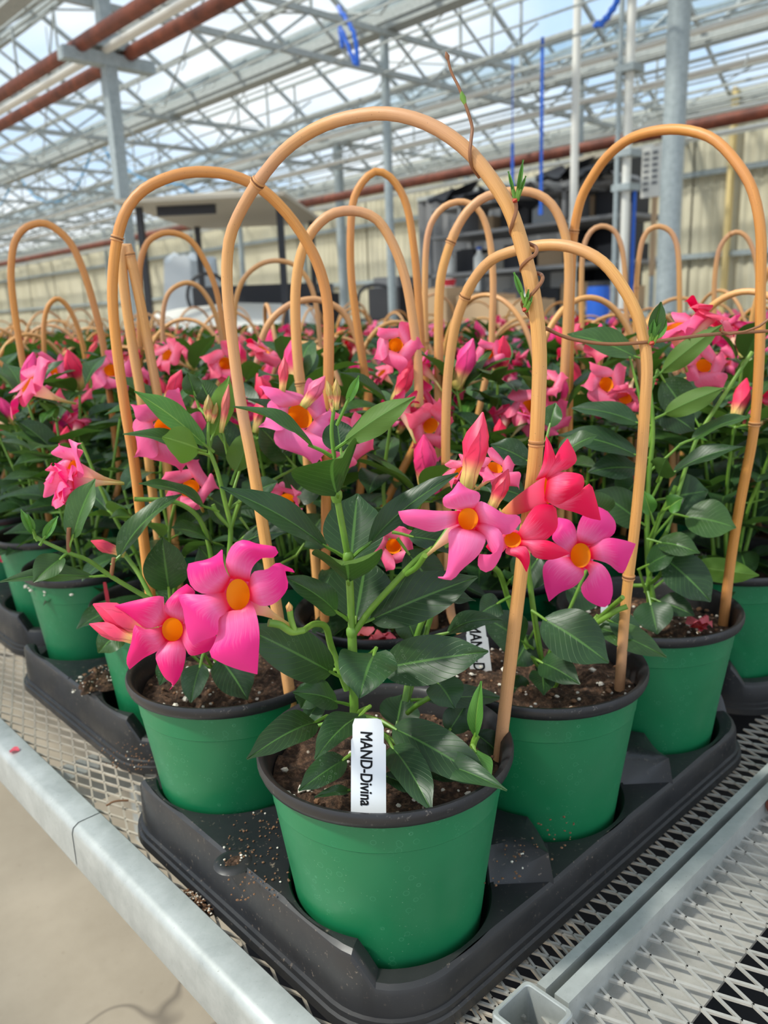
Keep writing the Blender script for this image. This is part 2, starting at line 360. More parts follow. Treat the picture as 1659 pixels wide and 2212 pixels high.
for j in range(10):
    y = -2.6+j*4.0 + .2; b = MB()
    for g in range(NG-1):
        X = G0+g*BW; b.beam((X, y, -.42), (X+BW, y, -.42), .04, .05); b.beam((X, y, -.08), (X+BW, y, -.08), .04, .05)
        for q in range(6):
            x0 = X+BW*q/6; x1 = X+BW*(q+1)/6; b.beam((x0, y, -.42 if q % 2 else -.08), (x1, y, -.08 if q % 2 else -.42), .022, .022)
        for u in (.33, .5, .67): b.beam((X+BW*u, y, -.08), (X+BW*u, y, H*(1-abs(u-.5)*2)), .022, .022)
        for s_ in (-1, 1): b.beam((X+BW/2, y, -.08), (X+BW/2+s_*BW*.27, y, H*.46), .022, .022)
    b.build('lattice_truss', M['truss'], roof, False)
# shading wires and thin pipes strung under the roof along the house
b = MB()
for i in range(15): X = 3.0+i*.56; b.beam((X, Y0, -.48), (X, Y1, -.48), .014, .014)
for i in range(9): X = 6.2+i*.58; b.beam((X, Y0, -.30), (X, Y1, -.30), .03, .03)
b.build('screen_wires', M['truss'], roof, False)
b = MB()
for g in (3, 4):
    for s_ in (.3, .7): b.tube([(G0+(g+s_)*BW, Y0, -.52), (G0+(g+s_)*BW, Y1, -.52)], .028, 8)
b.build('growing_pipe', M['white'], roof)
# hangers and clips dangling from the wires
b = MB()
for i in range(150):
    X = 3.0+random.randrange(15)*.56; y = random.uniform(1, 22); z = -.48; l_ = random.uniform(.05, .16)
    b.tube([(X, y, z), (X+.015, y, z-l_*.5), (X-.02, y+.02, z-l_)], .007, 5, cap=False)
b.build('hanging_hook', M['truss'], roof, kind='stuff')
b = MB()
for j in range(10):
    for g in range(2, 5):
        X = G0+g*BW; y = -2.4+j*4.
        for s_ in (-1, 1):
            b.tube([(X+BW*.5, y, H-.06), (X+BW*(.5+.45*s_), y+4, .06)], .011, 5, cap=False); b.tube([(X+BW*(.5+.45*s_), y, .06), (X+BW*.5, y+4, H-.06)], .011, 5, cap=False)
b.build('brace_rod', M['truss'], roof)
# posts
def post(x, y, X, r, mt, label, z1=GZ, square=False, extra=None):
    P = on_x(x, y, X); t_ = thing('support_post', label, 'post', (P.x, P.y, 0)); b = MB()
    if square: b.box((0, 0, z1/2), (r, r, z1/2))
    else: b.tube([(0, 0, 0), (0, 0, z1)], r, 20)
    b.build('shaft', M[mt], t_, not square); b = MB(); b.box((0, 0, .006), (r*2, r*2, .006)); b.build('foot_plate', M['steel'], t_, False)
    return P, t_
P1, t1 = post(262, 400, 2.62, .042, 'steel', 'grey steel roof post at the left, under the twin rusty pipes', square=True)
b = MB(); b.box((0, 0, 3.0), (.34, .05, .04)); b.box((0, 0, 3.12), (.14, .07, .05)); b.build('pipe_bracket', M['steel'], t1, False)
P2, t2 = post(1455, 300, 5.52, .078, 'steel', 'thick round grey post at the right, nearest the beige wall')
P3, t3 = post(1355, 300, 5.75, .036, 'white', 'slim white painted post just left of the thick grey post')
b = MB(); b.tube([(-.06, .045, .2), (-.06, .045, GZ)], .02, 10); b.build('conduit', M['steel'], t3)
b = MB(); b.tube([(.06, -.045, 1.05), (.06, -.045, 2.08)], .016, 8); b.build('hose', M['blue'], t3, label='blue hose')
for z_ in (2.35, 2.95, 2.1): b = MB(); b.box((0, 0, z_), (.08, .08, .025)); b.build('clamp', M['steel'], t3, False)
post(1240, 400, 6.2, .035, 'white', 'thin pinkish white post behind the dark shelves, left of the white post')
post(838, 350, 5.52, .042, 'steel', 'thin grey post in the middle distance, behind the front hoop')
post(505, 320, 8.42, .05, 'steel', 'slim grey post far off behind the cart')
post(735, 450, 8.42, .075, 'steel', 'far grey post between the cart and the shelves')
post(1255, 200, 8.42, .04, 'steel', 'far grey post beside the clutter shelves')
Z_ = on_x(1500, 272, 7.4).z; b = MB(); b.tube([(7.4, -6+i*2, Z_) for i in range(23)], .055, 12); tag(b.build('overhead_pipe', M['rust']), 'long rusty pipe running low along the back wall', 'pipe')
for i_ in range(7):
    b = MB(); b.beam((7.4, 1.6+i_*4, Z_+.05), (7.4, 1.6+i_*4, GZ-.45), .02, .02); b.build('pipe_hanger', M['truss'], roof, False)
# twin rust pipes with a grey one between, in brackets on the first post line
for dx, dz, r, mt, lb in ((-.21, 3.06, .048, 'rust', 'rusty heating pipe, the upper of the twin pipes overhead'), (.145, 3.06, .048, 'rust', 'rusty heating pipe, the lower of the twin pipes overhead'), (-.03, 3.06, .03, 'white', 'thin grey pipe between the twin rusty pipes overhead')):
    b = MB(); X = 2.62+dx; b.tube([(X, -4+i*2, dz) for i in range(22)], r, 14); o = b.build('overhead_pipe', M[mt]); tag(o, lb, 'pipe')
for (x, y, X, z1, z2, lb) in ((1107, 300, 5.8, 0, 0, 'short blue strap hanging among the shelves'), (1172, 200, 5.8, 0, 0, 'long blue strap hanging left of the slim white posts')):
    A = on_x(x, y+(-120 if x > 1150 else 10), X); B = on_x(x+2, y+(250 if x > 1150 else 100), X)
    b = MB(); b.beam(A, V(A.x, A.y, B.z), .028, .008); b.beam(V(A.x, A.y, B.z), V(A.x, A.y, B.z-.05), .034, .02)
    b.beam(V(A.x, A.y, GZ-.47), A, .006, .006); o = b.build('hanging_strap', M['blue'], smooth=False); tag(o, lb, 'strap')
def rope(pts, X, lb, mt='rope'):
    b = MB(); q = spline([on_x(x, y, X) for x, y in pts], 40); b.tube([p + V(0, 0, .012*math.sin(i*1.9)) for i, p in enumerate(q)], .018, 7); tag(b.build('blue_rope', M[mt]), lb, 'rope')
rope([(-20, 470), (15, 420), (33, 375), (75, 425), (120, 435), (160, 410), (190, 350), (203, 300)], 6.2, 'pale blue rope looped between roof and wall at the far left')
rope([(203, 300), (225, 320), (240, 345), (280, 370), (330, 395), (395, 400), (425, 425)], 6.2, 'pale blue rope sagging right of the left roof post')
rope([(730, 15), (765, 75), (770, 140), (735, 60), (740, 100)], 4.6, 'blue cord bundle hanging from the roof beam', 'blue')
rope([(1335, 0), (1320, 25), (1300, 50), (1285, 55)], 4.6, 'short blue cord hanging from the roof at the upper right', 'blue')
# ---------------------------------------------------------------- work area beyond the bench
def place(x, y, X, z=None):
    P = on_x(x, y, X); return P if z is None else V(P.x, P.y, z)
C0 = CAM + ray(520, 700)*6.2; C0.z = 0; yaw = math.atan2(-(CAM.y-C0.y), -(CAM.x-C0.x)) - .25
ct = thing('utility_cart', 'white utility cart with a tan canopy roof parked beyond the flowers', 'cart', C0, yaw)
b = MB()
prof = [(-.75, .45), (-.78, .92), (-.72, 1.10), (-.45, 1.27), (-.05, 1.30), (.0, .95), (.55, .92), (.62, 1.05), (1.0, 1.05), (1.05, .45)]
rows = []
for yy, sc in ((-.62, .90), (-.58, .97), (-.45, 1.0), (0, 1.03), (.45, 1.0), (.58, .97), (.62, .90)): rows.append([V(x, yy, .45+(z-.45)*sc) for x, z in prof])
b.grid(rows); i0 = len(b.v)
for yy in (-.62, .62): b.face([b.vert((x, yy, .45+(z-.45)*.9)) for x, z in prof])
b.build('body', M['white'], ct)
def rbox(b, c, h, r): b.box(c, h)
b = MB(); rows = []
for i in range(9):
    u = -1+i/4; e = (1-abs(u)**4); rows.append([V(u*.85, yy*.56, 1.98+.07*e*(1-abs(yy)**4)) for yy in (-1, -.7, -.3, 0, .3, .7, 1)])
b.grid(rows); b.grid([[V(p.x, p.y, 1.96) for p in r] for r in rows][::-1])
edge = [V(-.85, -.56, 0), V(.85, -.56, 0), V(.85, .56, 0), V(-.85, .56, 0), V(-.85, -.56, 0)]
b.grid([[V(p.x, p.y, 1.96) for p in edge], [V(p.x, p.y, 1.985) for p in edge]]); b.build('canopy', M['tan'], ct, False)
for sx in (-.62, .68):
    for sy in (-.48, .48): b = MB(); b.beam((sx, sy, .9), (sx, sy, 1.97), .04, .04); b.build('canopy_post', M['dark'], ct, False)
for sx in (-.45, .75):
    for sy in (-.6, .6):
        b = MB(); b.tube([(sx, sy-.09, .24), (sx, sy+.09, .24)], .24, 20); wv = b.build('wheel', M['dark'], ct); b = MB(); b.tube([(sx, sy-.1, .24), (sx, sy+.1, .24)], .10, 12); b.build('hub', M['white'], wv)
for sy in (-.4, .4): b = MB(); b.tube([(-.79, sy, .95), (-.75, sy, .95)], .08, 14); b.build('headlight', M['ltgrey'], ct)
b = MB(); b.box((.25, 0, 1.02), (.25, .5, .07)); b.box((.52, 0, 1.25), (.06, .5, .22)); b.build('seat', M['dark'], ct, False)
b = MB(); b.box((-.60, .16, 1.93), (.02, .20, .03)); b.build('roof_console', M['dark'], ct, False); b = MB(); b.tube(spline([(-.12, .2+.16*math.cos(a_/3), 1.38+.16*math.sin(a_/3)) for a_ in range(20)], 40), .014, 8); b.build('steering_wheel', M['dark'], ct)
# grey cloth-covered pallet in front of the cart
P = CAM + ray(418, 640)*8.0; P.z = 0
o = thing('covered_load', 'grey sheet thrown over a tall load left of the cart', 'sheet', P, .3); b = MB()
rows = []
for i in range(15):
    a = []
    for j in range(15):
        u, v_ = -1+i/7, -1+j/7; e = max(abs(u), abs(v_)); z = 1.80-.1*noise.noise(V(u*2, v_*2, 3)) if e < .8 else 1.80*(1-(e-.8)/.2)+.02
        a.append(V(u*.26*(1+.1*(e > .8)), v_*.24, z))
    rows.append(a)
b.grid(rows); b.build('sheet', M['ltgrey'], o)
# shelving full of clutter
def rack(x, X, wdt, hs, label, mt='steel', top=None, dpt=.75):
    P = on_x(x, 600, X); t_ = thing('shelf_rack', label, 'shelf', (P.x, P.y, 0), .0)
    h1 = top or hs[-1]+.1
    for sx in (0, dpt):
        for sy in (-wdt/2, wdt/2): b = MB(); b.beam((sx, sy, 0), (sx, sy, h1), .04, .04); b.build('upright', M[mt], t_, False)
    for z in hs: b = MB(); b.box((dpt/2, 0, z), (dpt/2+.02, wdt/2+.02, .018)); b.build('shelf', M[mt], t_, False)
    return P
def crate(P, dx, dy, z, h, mt, label, name='cardboard_box', cat='box', rz=0, grp=None):
    o = thing(name, label, cat, (P.x+dx, P.y+dy, z), rz, grp); b = MB()
    a, c, e = h; b.box((0, 0, e), (a, c, e)); b.build('body', M[mt], o, False)
    b = MB(); b.box((0, 0, 2*e+.004), (a*1.02, c*.49, .004)); b.box((0, 0, 2*e+.006), (a*.98, .02, .004)); b.build('flap', M[mt], o, False)
R1 = rack(1120, 7.0, 2.6, (.7, 1.15, 1.62, 2.05), 'long grey shelf rack piled with dark sheets and boxes behind the hoops', 'grey')
cols = ['grey', 'card', 'dark', 'ltgrey', 'card', 'grey', 'white', 'grey', 'dark', 'tan', 'grey', 'card', 'ltgrey', 'dark']
words = {'grey': 'grey', 'card': 'brown cardboard', 'dark': 'black', 'ltgrey': 'pale grey', 'white': 'white', 'tan': 'tan'}
for lv, z in enumerate((.718, 1.168, 1.638, 2.068)):
    yy = -1.15; ii = 0
    while yy < 1.1:
        c = random.choice(cols); wd = random.uniform(.10, .24); hh = random.uniform(.08, .17)
        crate(R1, random.uniform(.42, .55), yy+wd, z, (.15, wd, hh), c, '%s box among the clutter on the long shelf rack' % words[c], 'storage_box', 'box', 0, '%s boxes on the long shelf rack' % words[c]); yy += wd*2+.04; ii += 1
# dark folded sheets sagging on the top shelf
for i in range(9):
    P = V(R1.x+.0+.03*i, R1.y-1.1+.28*i, 2.10+.34); b = MB(); rows = []
    for u in range(9):
        rows.append([V(P.x-.25+.06*v_, P.y-.2+.05*u, P.z+.03*math.sin(u*1.3+i)+.02*v_*math.sin(i)+.35*abs(u-4)/10*((i % 3)-1)*.5) for v_ in range(9)])
    b.grid(rows); b.grid([[p-V(0, 0, .03) for p in r] for r in rows][::-1]); tag(b.build('folded_sheet', M['dark' if i % 3 else 'grey'], smooth=False), 'dark crumpled sheet heaped on top of the shelf rack', 'sheet', 'dark sheets heaped on the shelf rack')
b = MB(); b.box((R1.x+.2, R1.y+.0, 2.36), (.25, 1.25, .02)); b.box((R1.x+.2, R1.y-.6, 2.22), (.25, .02, .14)); b.box((R1.x+.2, R1.y+.8, 2.22), (.25, .02, .14)); tag(b.build('sheet_rack', M['grey'], smooth=False), 'low rack carrying the dark sheets over the shelves', 'rack')
b = MB(); a_ = on_x(905, 600, 8.3); c_ = on_x(1335, 600, 8.3)
b.grid([[V(8.3+.05*math.sin(i*.9)+.02*math.sin(i*2.3+z_), a_.y+(c_.y-a_.y)*i/60, z_) for i in range(61)] for z_ in (.02, .8, 1.6, 2.2, 2.72)]); b.grid([[V(8.34+.05*math.sin(i*.9)+.02*math.sin(i*2.3+z_), a_.y+(c_.y-a_.y)*i/60, z_) for i in range(61)] for z_ in (.02, .8, 1.6, 2.2, 2.72)][::-1])
tag(b.build('plastic_curtain', M['grey']), 'grey plastic curtain hanging behind the cluttered shelves', 'curtain')
b = MB(); b.beam((8.32, a_.y, 2.74), (8.32, c_.y, 2.74), .05, .05); tag(b.build('curtain_rail', M['truss'], smooth=False), 'rail carrying the grey plastic curtain', 'rail')
for q in range(5): b = MB(); p_ = on_x(965+62*q, 530, 7.9); b.box((p_.x, p_.y, .85), (.02, .13, .85)); b.box((p_.x-.03, p_.y, .85), (.006, .11, .80)); tag(b.build('leaning_panel', M['ltgrey' if q % 2 else 'white'], smooth=False), 'upright pale panel before the grey curtain, %s of five' % ('leftmost', 'second from left', 'middle one', 'fourth from left', 'rightmost')[q], 'panel')
# work table with boxes
P = on_x(985, 600, 5.3); tt = thing('work_table', 'white topped work table behind the middle of the flowers', 'table', (P.x, P.y, 0))
b = MB(); b.box((.3, 0, 1.0), (.35, .8, .02)); b.build('tabletop', M['ltgrey'], tt, False)
for sx in (0, .6):
    for sy in (-.7, .7): b = MB(); b.beam((sx, sy, 0), (sx, sy, .98), .04, .04); b.build('leg', M['steel'], tt, False)
b = MB(); b.box((.3, 0, .45), (.33, .75, .015)); b.build('lower_shelf', M['steel'], tt, False)
for q, (dy, w_, h_, mt) in enumerate(((-.55, .17, .13, 'card'), (-.1, .2, .16, 'card'), (.35, .12, .2, 'card'))):
    crate(P, .3, dy, 1.02, (.18, w_, h_), mt, ('right', 'middle', 'left')[q] and 'brown cardboard box on the white work table, %s of three' % ('rightmost', 'middle', 'leftmost')[q])
o = thing('red_tub', 'small red tub on a box above the white work table', 'tub', (P.x+.3, P.y+.35, 1.44)); b = MB(); b.tube([(0, 0, 0), (0, 0, .05), (0, 0, .06)], [.05, .06, .065], 14); b.build('body', M['redp'], o)
for q, (x, y) in enumerate(((1035, 500), (960, 520), (1140, 640))):
    A = on_x(x, y, R1.x+.12); A = V(A.x, max(R1.y-1.1, min(R1.y+1.1, A.y)), (1.638, 1.638, 1.168)[q]); o = thing('white_jug', 'white plastic jug on the clutter shelves, %s' % ('upper right', 'upper left', 'lower right')[q], 'jug', A); b = MB(); b.tube([(0, 0, 0), (0, 0, .02), (0, 0, .16), (0, 0, .2), (0, 0, .24)], [.06, .065, .065, .03, .025], 14); b.build('body', M['white'], o); b = MB(); b.tube([(0, 0, .24), (0, 0, .27)], .03, 12); b.build('cap', M['blue'], o)
# blue barrel
P = on_x(1291, 690, 5.4); o = thing('blue_barrel', 'blue plastic barrel standing behind the right-hand hoops', 'barrel', (P.x, P.y, 0)); b = MB()
pr = [(0, .20), (.05, .215), (.4, .215), (.42, .225), (.45, .215), (.85, .215), (.87, .225), (.90, .215), (1.32, .21), (1.36, .19)]
b.tube([(0, 0, z) for z, r in pr], [r*.42 for z, r in pr], 24); b.build('body', M['blue'], o); b = MB(); b.tube([(0, 0, 1.355), (0, 0, 1.39)], .085, 24); b.build('lid', M['dark'], o)
# hand truck
P = on_x(810, 640, 5.8); o = thing('hand_truck', 'black hand truck leaning with a bent tube handle beyond the hoops', 'hand truck', (P.x, P.y, 0), .6)
b = MB(); b.tube(spline([(0, -.2, .15), (0, -.2, 1.2), (0, -.18, 1.42), (0, -.1, 1.5), (0, .1, 1.5), (0, .18, 1.42), (0, .2, 1.2), (0, .2, .15)], 40), .02, 8); b.build('handle_frame', M['dark'], o)
for z in (.5, .85, 1.15): b = MB(); b.beam((0, -.2, z), (0, .2, z), .03, .03); b.build('crossbar', M['dark'], o, False)
b = MB(); b.box((-.12, 0, .05), (.14, .22, .008)); b.build('toe_plate', M['dark'], o, False)
for sy in (-.25, .25): b = MB(); b.tube([(.08, sy-.03, .12), (.08, sy+.03, .12)], .12, 18); b.build('wheel', M['dark'], o)
for q, (x, lb) in enumerate(((680, 'black crate stack under the left part of the back wall'), (855, 'black machine beside the hand truck'))):
    P = on_x(x, 650, 6.6); o = thing('dark_machine', lb, 'machine', (P.x, P.y, 0), .2)
    b = MB(); b.box((0, 0, .75), (.25, .22, .75)); b.build('housing', M['dark'], o, False); b = MB(); b.box((0, 0, 1.56), (.2, .17, .06)); b.build('cover', M['grey'], o, False); b = MB(); b.box((-.26, 0, 1.0), (.015, .16, .12)); b.build('front_panel', M['ltgrey'], o, False)
# notice on the wall near the right posts, with plain rows of print
P = on_x(1415, 370, 6.0); o = thing('paper_notice', 'white paper notice with grey print hanging left of the thick grey post', 'notice', P, .15)
b = MB(); b.box((0, 0, 0), (.004, .11, .19)); b.build('sheet', M['white'], o, False); b = MB()
for i in range(7):
    for j in range(3):
        if random.random() < .75: b.box((-.006, -.07+.07*j, .14-.045*i), (.002, .022, .012))
b.build('print', M['grey'], o, False); b = MB(); b.box((.02, 0, -.3), (.012, .02, P.z/2+.5-P.z/2)); b.build('backing_board', M['card'], o, False)
b = MB(); b.beam((.03, 0, .2), (.03, 0, -P.z), .03, .03); b.build('stake', M['steel'], o, False)
P = on_x(1318, 370, 8.02); o = thing('tall_cabinet', 'dark open cabinet behind the right hoop', 'cabinet', (P.x, P.y, 0))
b = MB(); b.box((.18, 0, 1.4), (.02, .3, 1.4))
for sy in (-.3, .3): b.box((0, sy, 1.4), (.2, .02, 1.4))
b.build('carcass', M['dark'], o, False)
for z in (.5, 1.1, 1.75, 2.3, 2.78): b = MB(); b.box((0, 0, z), (.2, .28, .02)); b.build('shelf', M['tan'], o, False)
# ---------------------------------------------------------------- bench
ZB = .786; ZT = .840; ZR = .932; PX_, PY_ = .166, .180
XL, YF = -.118, -.125                          # outer edges of the bench frame
bench = thing('growing_bench', 'galvanised growing bench with expanded metal top under the black trays', 'bench', (0, 0, 0))
b = MB()                                        # folded edge rail along the left: top face, outer face, return lips
sec = [(-.088, .797), (-.090, .800), (-.108, .800), (-.113, .797), (-.1145, .792), (-.1145, .762), (-.113, .757), (-.104, .756), (-.104, .760), (-.110, .762), (-.110, .790), (-.107, .7955), (-.092, .7955), (-.091, .780), (-.088, .780)]
b.grid([[V(x, y, z) for x, z in sec+[sec[0]]] for y in [ -.135+i*.25 for i in range(24)]]); b.build('edge_rail', M['rail'], bench)
b = MB(); b.grid([[V(x-.0006, y, z+.0007) for x, z in sec[:6]] for y in (.262, .30, .4, .8)]); b.build('rail_joint_sleeve', M['rail'], bench)
b = MB(); b.beam((.0215, -.1090, .7885), (2.4, -.1090, .7885), .0065, .024); b.beam((.0215, -.1145, .7790), (2.4, -.1145, .7790), .006, .005); b.build('side_rail', M['rail'], bench, False)
def diamond(x0, x1, y0, y1, z, lw, sw, w_, t_, along='y', skip=None):
    b = MB(); nx = int((x1-x0)/sw)+1; ny_ = int((y1-y0)/(lw/2))+1
    for i in range(nx):
        for j in range(ny_):
            for s_ in (-.5, .5):
                ax = x0+(i+(.5 if j % 2 else 0))*sw; bx = ax+s_*sw
                if not (x0-.001 <= bx <= x1+.02): continue
                a = V(ax, y0+j*lw/2, z); c = V(bx, y0+(j+1)*lw/2, z)
                if skip and skip((a.x+c.x)/2, (a.y+c.y)/2): continue
                T = (c-a); e_ = T.normalized()*w_*.3; a = a-e_; c = c+e_; sd_ = V(-T.y, T.x, 0).normalized()*w_/2; tl = .0002 if s_ > 0 else .0
                i0 = len(b.v)
                for q in (a, c):
                    for sx, sz in ((-1, -tl), (1, tl), (1, tl-t_), (-1, -tl-t_)): b.vert(q+sd_*sx+V(0, 0, sz))
                for e in range(4): b.face((i0+e, i0+(e+1)%4, i0+4+(e+1)%4, i0+4+e))
                b.face((i0+3, i0+2, i0+1, i0)); b.face((i0+4, i0+5, i0+6, i0+7))
    return b
diamond(-.088, .10, -.10, 2.2, ZB-.002, .0345, .0126, .0018, .0018).build('mesh_top', M['mesh'], bench, False, kind='stuff')
diamond(-.075, 1.3, -.106, -.060, ZB-.001, .0345, .0140, .0018, .0018).build('mesh_strip', M['mesh2'], bench, False, kind='stuff')
diamond(.06, 1.9, .0, 4.6, ZB-.004, .09, .045, .006, .002).build('mesh_under_trays', M['mesh2'], bench, False, kind='stuff')
b = MB(); b.box((.9, -.101, ZB-.010), (1.0, .0095, .0012)); b.build('flange_plate', M['mesh2'], bench, False)
b = MB(); b.box((-.083, 2.4, ZB-.012), (.007, 2.5, .0012)); b.build('flange_plate', M['mesh'], bench, False)
for x in (-.05, 1.95):
    for y in (1.3, 2.8, 4.4): b = MB(); b.box((x+(.45 if x < 1 else -.1), y, .385), (.02, .02, .385)); b.build('leg', M['rail'], bench, False)
for y in (.4, 1.2, 2.2, 3.3, 4.4): b = MB(); b.box((.95, y, ZB-.035), (1.03, .015, .018)); b.build('cross_member', M['rail'], bench, False)
# second bench across the right rail
b2 = thing('growing_bench', 'empty expanded metal bench at the lower right, beside the twin rails', 'bench', (0, 0, 0))
b = MB(); b.beam((.0215, -.1235, .7885), (2.4, -.1235, .7885), .010, .026); b.build('side_rail', M['rail'], b2, False)
diamond(-.05, 1.0, -.62, -.129, ZB+.002, .0420, .0160, .0021, .0018).build('mesh_top', M['mesh2'], b2, False, kind='stuff')
b = MB(); b.box((.9, -.152, ZB-.008), (1.0, .024, .0012)); b.build('flange_plate', M['mesh2'], b2, False)
b = MB()                                       # open end of the square corner tube
o_, i_ = .0175, .0145; q_ = on_z(1150, 2185, .805); cx, cy = q_.x, q_.y
sq = lambda h, r_, z: [V(cx+sx*(h-r_)+r_*math.cos(a_), cy+sy*(h-r_)+r_*math.sin(a_), z) for sx, sy, a0 in ((1, 1, 0), (-1, 1, 90), (-1, -1, 180), (1, -1, 270)) for a_ in [math.radians(a0+t_*22.5) for t_ in range(5)]]
b.grid([sq(o_, .004, .40), sq(o_, .004, .8035), sq(o_-.0007, .004, .8045), sq(i_+.0004, .003, .8045), sq(i_, .003, .8038), sq(i_, .003, .40)], close=True)
b.build('corner_tube', M['rail'], b2, False)
for x in (1.9,):
    for y in (-.6, -.15): b = MB(); b.box((x, y, .385), (.02, .02, .385)); b.build('leg', M['rail'], b2, False)
b = MB(); b.box((-.03, -.6, .385), (.02, .02, .385)); b.build('leg', M['rail'], b2, False)
b = MB(); b.box((.95, -.62, ZB-.012), (1.0, .012, .016)); b.build('cross_member', M['rail'], b2, False)
# dark sheet added under the mesh so its holes show black
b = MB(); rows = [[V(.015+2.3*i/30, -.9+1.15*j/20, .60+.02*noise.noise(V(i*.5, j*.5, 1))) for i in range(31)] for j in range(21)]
b.grid(rows); sh = b.build('ground_sheet', M['dark']); tag(sh, 'black sheet added below the empty mesh bench to darken its gaps', 'sheet')
b = MB(); P = on_z(1630, 1740, .79); b.tube([V(.30, -.137, .80), V(1.6, -.137, .80)], .008, 12); tag(b.build('rust_pipe', M['rust']), 'rusty thin pipe lying along the second rail at the right edge', 'pipe')

# ---------------------------------------------------------------- trays: 3 x 2 wells, scooped on the long sides
def tray_mesh(nx=3, ny_=2, hr=.0676, seg=72):
    b = MB(); x0, x1 = -.0718, (nx-1)*PX_+.0718; y0, y1 = -.0745, (ny_-1)*PY_+.0745; cr = .050
    cells = [(i, j) for i in range(nx) for j in range(ny_)]
    def outline(cx, cy, a, bx):                 # distance from the well centre to the cell border in direction a
        ca, sa = math.cos(a), math.sin(a); t_ = 9
        lx0, lx1, ly0, ly1, ed = bx
        if ca > 1e-9: t_ = min(t_, (lx1-cx)/ca)
        if ca < -1e-9: t_ = min(t_, (lx0-cx)/ca)
        if sa > 1e-9: t_ = min(t_, (ly1-cy)/sa)
        if sa < -1e-9: t_ = min(t_, (ly0-cy)/sa)
        for kx, ky, ok in ed:                   # rounded corner
            if ok:
                gx = (lx1-cr) if kx > 0 else (lx0+cr); gy = (ly1-cr) if ky > 0 else (ly0+cr)
                px, py = cx+ca*t_, cy+sa*t_
                if (px-gx)*kx > 0 and (py-gy)*ky > 0:
                    dx, dy = cx-gx, cy-gy; B = ca*dx+sa*dy; Cq = dx*dx+dy*dy-cr*cr
                    t_ = -B+math.sqrt(max(B*B-Cq, 0))
        return t_
    for i, j in cells:
        cx, cy = i*PX_, j*PY_
        lx0 = x0 if i == 0 else cx-PX_/2; lx1 = x1 if i == nx-1 else cx+PX_/2
        ly0 = y0 if j == 0 else cy-PY_/2; ly1 = y1 if j == ny_-1 else cy+PY_/2
        ed = [(-1, -1, i == 0 and j == 0), (-1, 1, i == 0 and j == ny_-1), (1, -1, i == nx-1 and j == 0), (1, 1, i == nx-1 and j == ny_-1)]
        angs = sorted(set([round(2*math.pi*k_/seg, 6) for k_ in range(seg)] + [round(math.atan2(y-cy, x-cx) % (2*math.pi), 6) for x in (lx0, lx1) for y in (ly0, ly1)]))
        side = -math.pi/2 if j == 0 else math.pi/2
        rows = [[] for _ in range(8)]
        out = []
        for a in angs:
            d = abs((a-side+math.pi) % (2*math.pi)-math.pi)
            edge = (j == 0 or j == ny_-1)
            s_ = max(0, min(1, (math.radians(60)-d)/math.radians(11))); s_ = s_*s_*(3-2*s_); drop = .020*s_ if edge else 0
            zt = ZT-drop; L = outline(cx, cy, a, (lx0, lx1, ly0, ly1, ed))
            ca, sa = math.cos(a), math.sin(a)
            on = (abs(cx+ca*L-x0) < 1e-4 and i == 0) or (abs(cx+ca*L-x1) < 1e-4 and i == nx-1) or (abs(cy+sa*L-y0) < 1e-4 and j == 0) or (abs(cy+sa*L-y1) < 1e-4 and j == ny_-1)
            for kx, ky, ok in ed:
                if ok:
                    gx = (lx1-cr) if kx > 0 else (lx0+cr); gy = (ly1-cr) if ky > 0 else (ly0+cr)
                    if (cx+ca*L-gx)*kx > -1e-6 and (cy+sa*L-gy)*ky > -1e-6: on = True
            out.append((a, L, on, zt))
            hz = zt - (0 if on or True else 0)
            f_ = 0 if on else 1
            zz = ZT - drop*(1 if on else 1)
            p = lambda r, z: V(cx+ca*r, cy+sa*r, z)
            rows[0].append(p(hr-.010, ZB+.004)); rows[1].append(p(hr-.003, ZB+.02 if zz > ZB+.03 else zz-.01)); rows[2].append(p(hr-.0008, zz-.003)); rows[3].append(p(hr+.0006, zz-.0006))
            rows[4].append(p(hr+.003, zz)); m_ = (hr+.003)*.5+L*.5
            rows[5].append(p(m_, ZT - (drop if on else drop*.5)+.0)); rows[6].append(p(L-(.003 if on else 0.0004), ZT-(drop if on else 0))); rows[7].append(p(L, ZT-(drop if on else 0)-(.002 if on else 0)))
        n_ = len(angs)
        b.grid(rows, close=True)
        i0 = len(b.v)
        for q in rows[0]: b.vert(q)
        c_ = b.vert((cx, cy, ZB+.004))
        for q in range(n_): b.face((i0+q, i0+(q+1) % n_, c_))
        # outer wall with stepped foot
        prof = [(0, -.002, 1), (.0012, None, 0), (.0020, -.040, 2), (.0042, -.0408, 2), (.0046, -.0445, 2), (.0066, -.0453, 2), (.0072, -.0515, 2), (.0060, -.0525, 2)]
        ids = []
        for a, L, on, zt in out:
            ca, sa = math.cos(a), math.sin(a); col = []
            if on:
                x, y = cx+ca*L, cy+sa*L
                nxv = V(0, 0, 0)
                for kx, ky, ok in ed:
                    if ok:
                        gx = (lx1-cr) if kx > 0 else (lx0+cr); gy = (ly1-cr) if ky > 0 else (ly0+cr)
                        if (x-gx)*kx > 0 and (y-gy)*ky > 0: nxv = V(x-gx, y-gy, 0).normalized()
                if nxv.length < .5:
                    if abs(x-x0) < 1e-4 and i == 0: nxv = V(-1, 0, 0)
                    elif abs(x-x1) < 1e-4 and i == nx-1: nxv = V(1, 0, 0)
                    elif abs(y-y0) < 1e-4: nxv = V(0, -1, 0)
                    else: nxv = V(0, 1, 0)
                for o1, z1, kd in prof:
                    z = zt-.002 if kd == 1 else (zt-.005 if kd == 0 else ZT+z1)
                    if kd == 2 and z > zt-.006: z = zt-.006
                    col.append(b.vert((x+nxv.x*o1, y+nxv.y*o1, z)))
            ids.append(col)
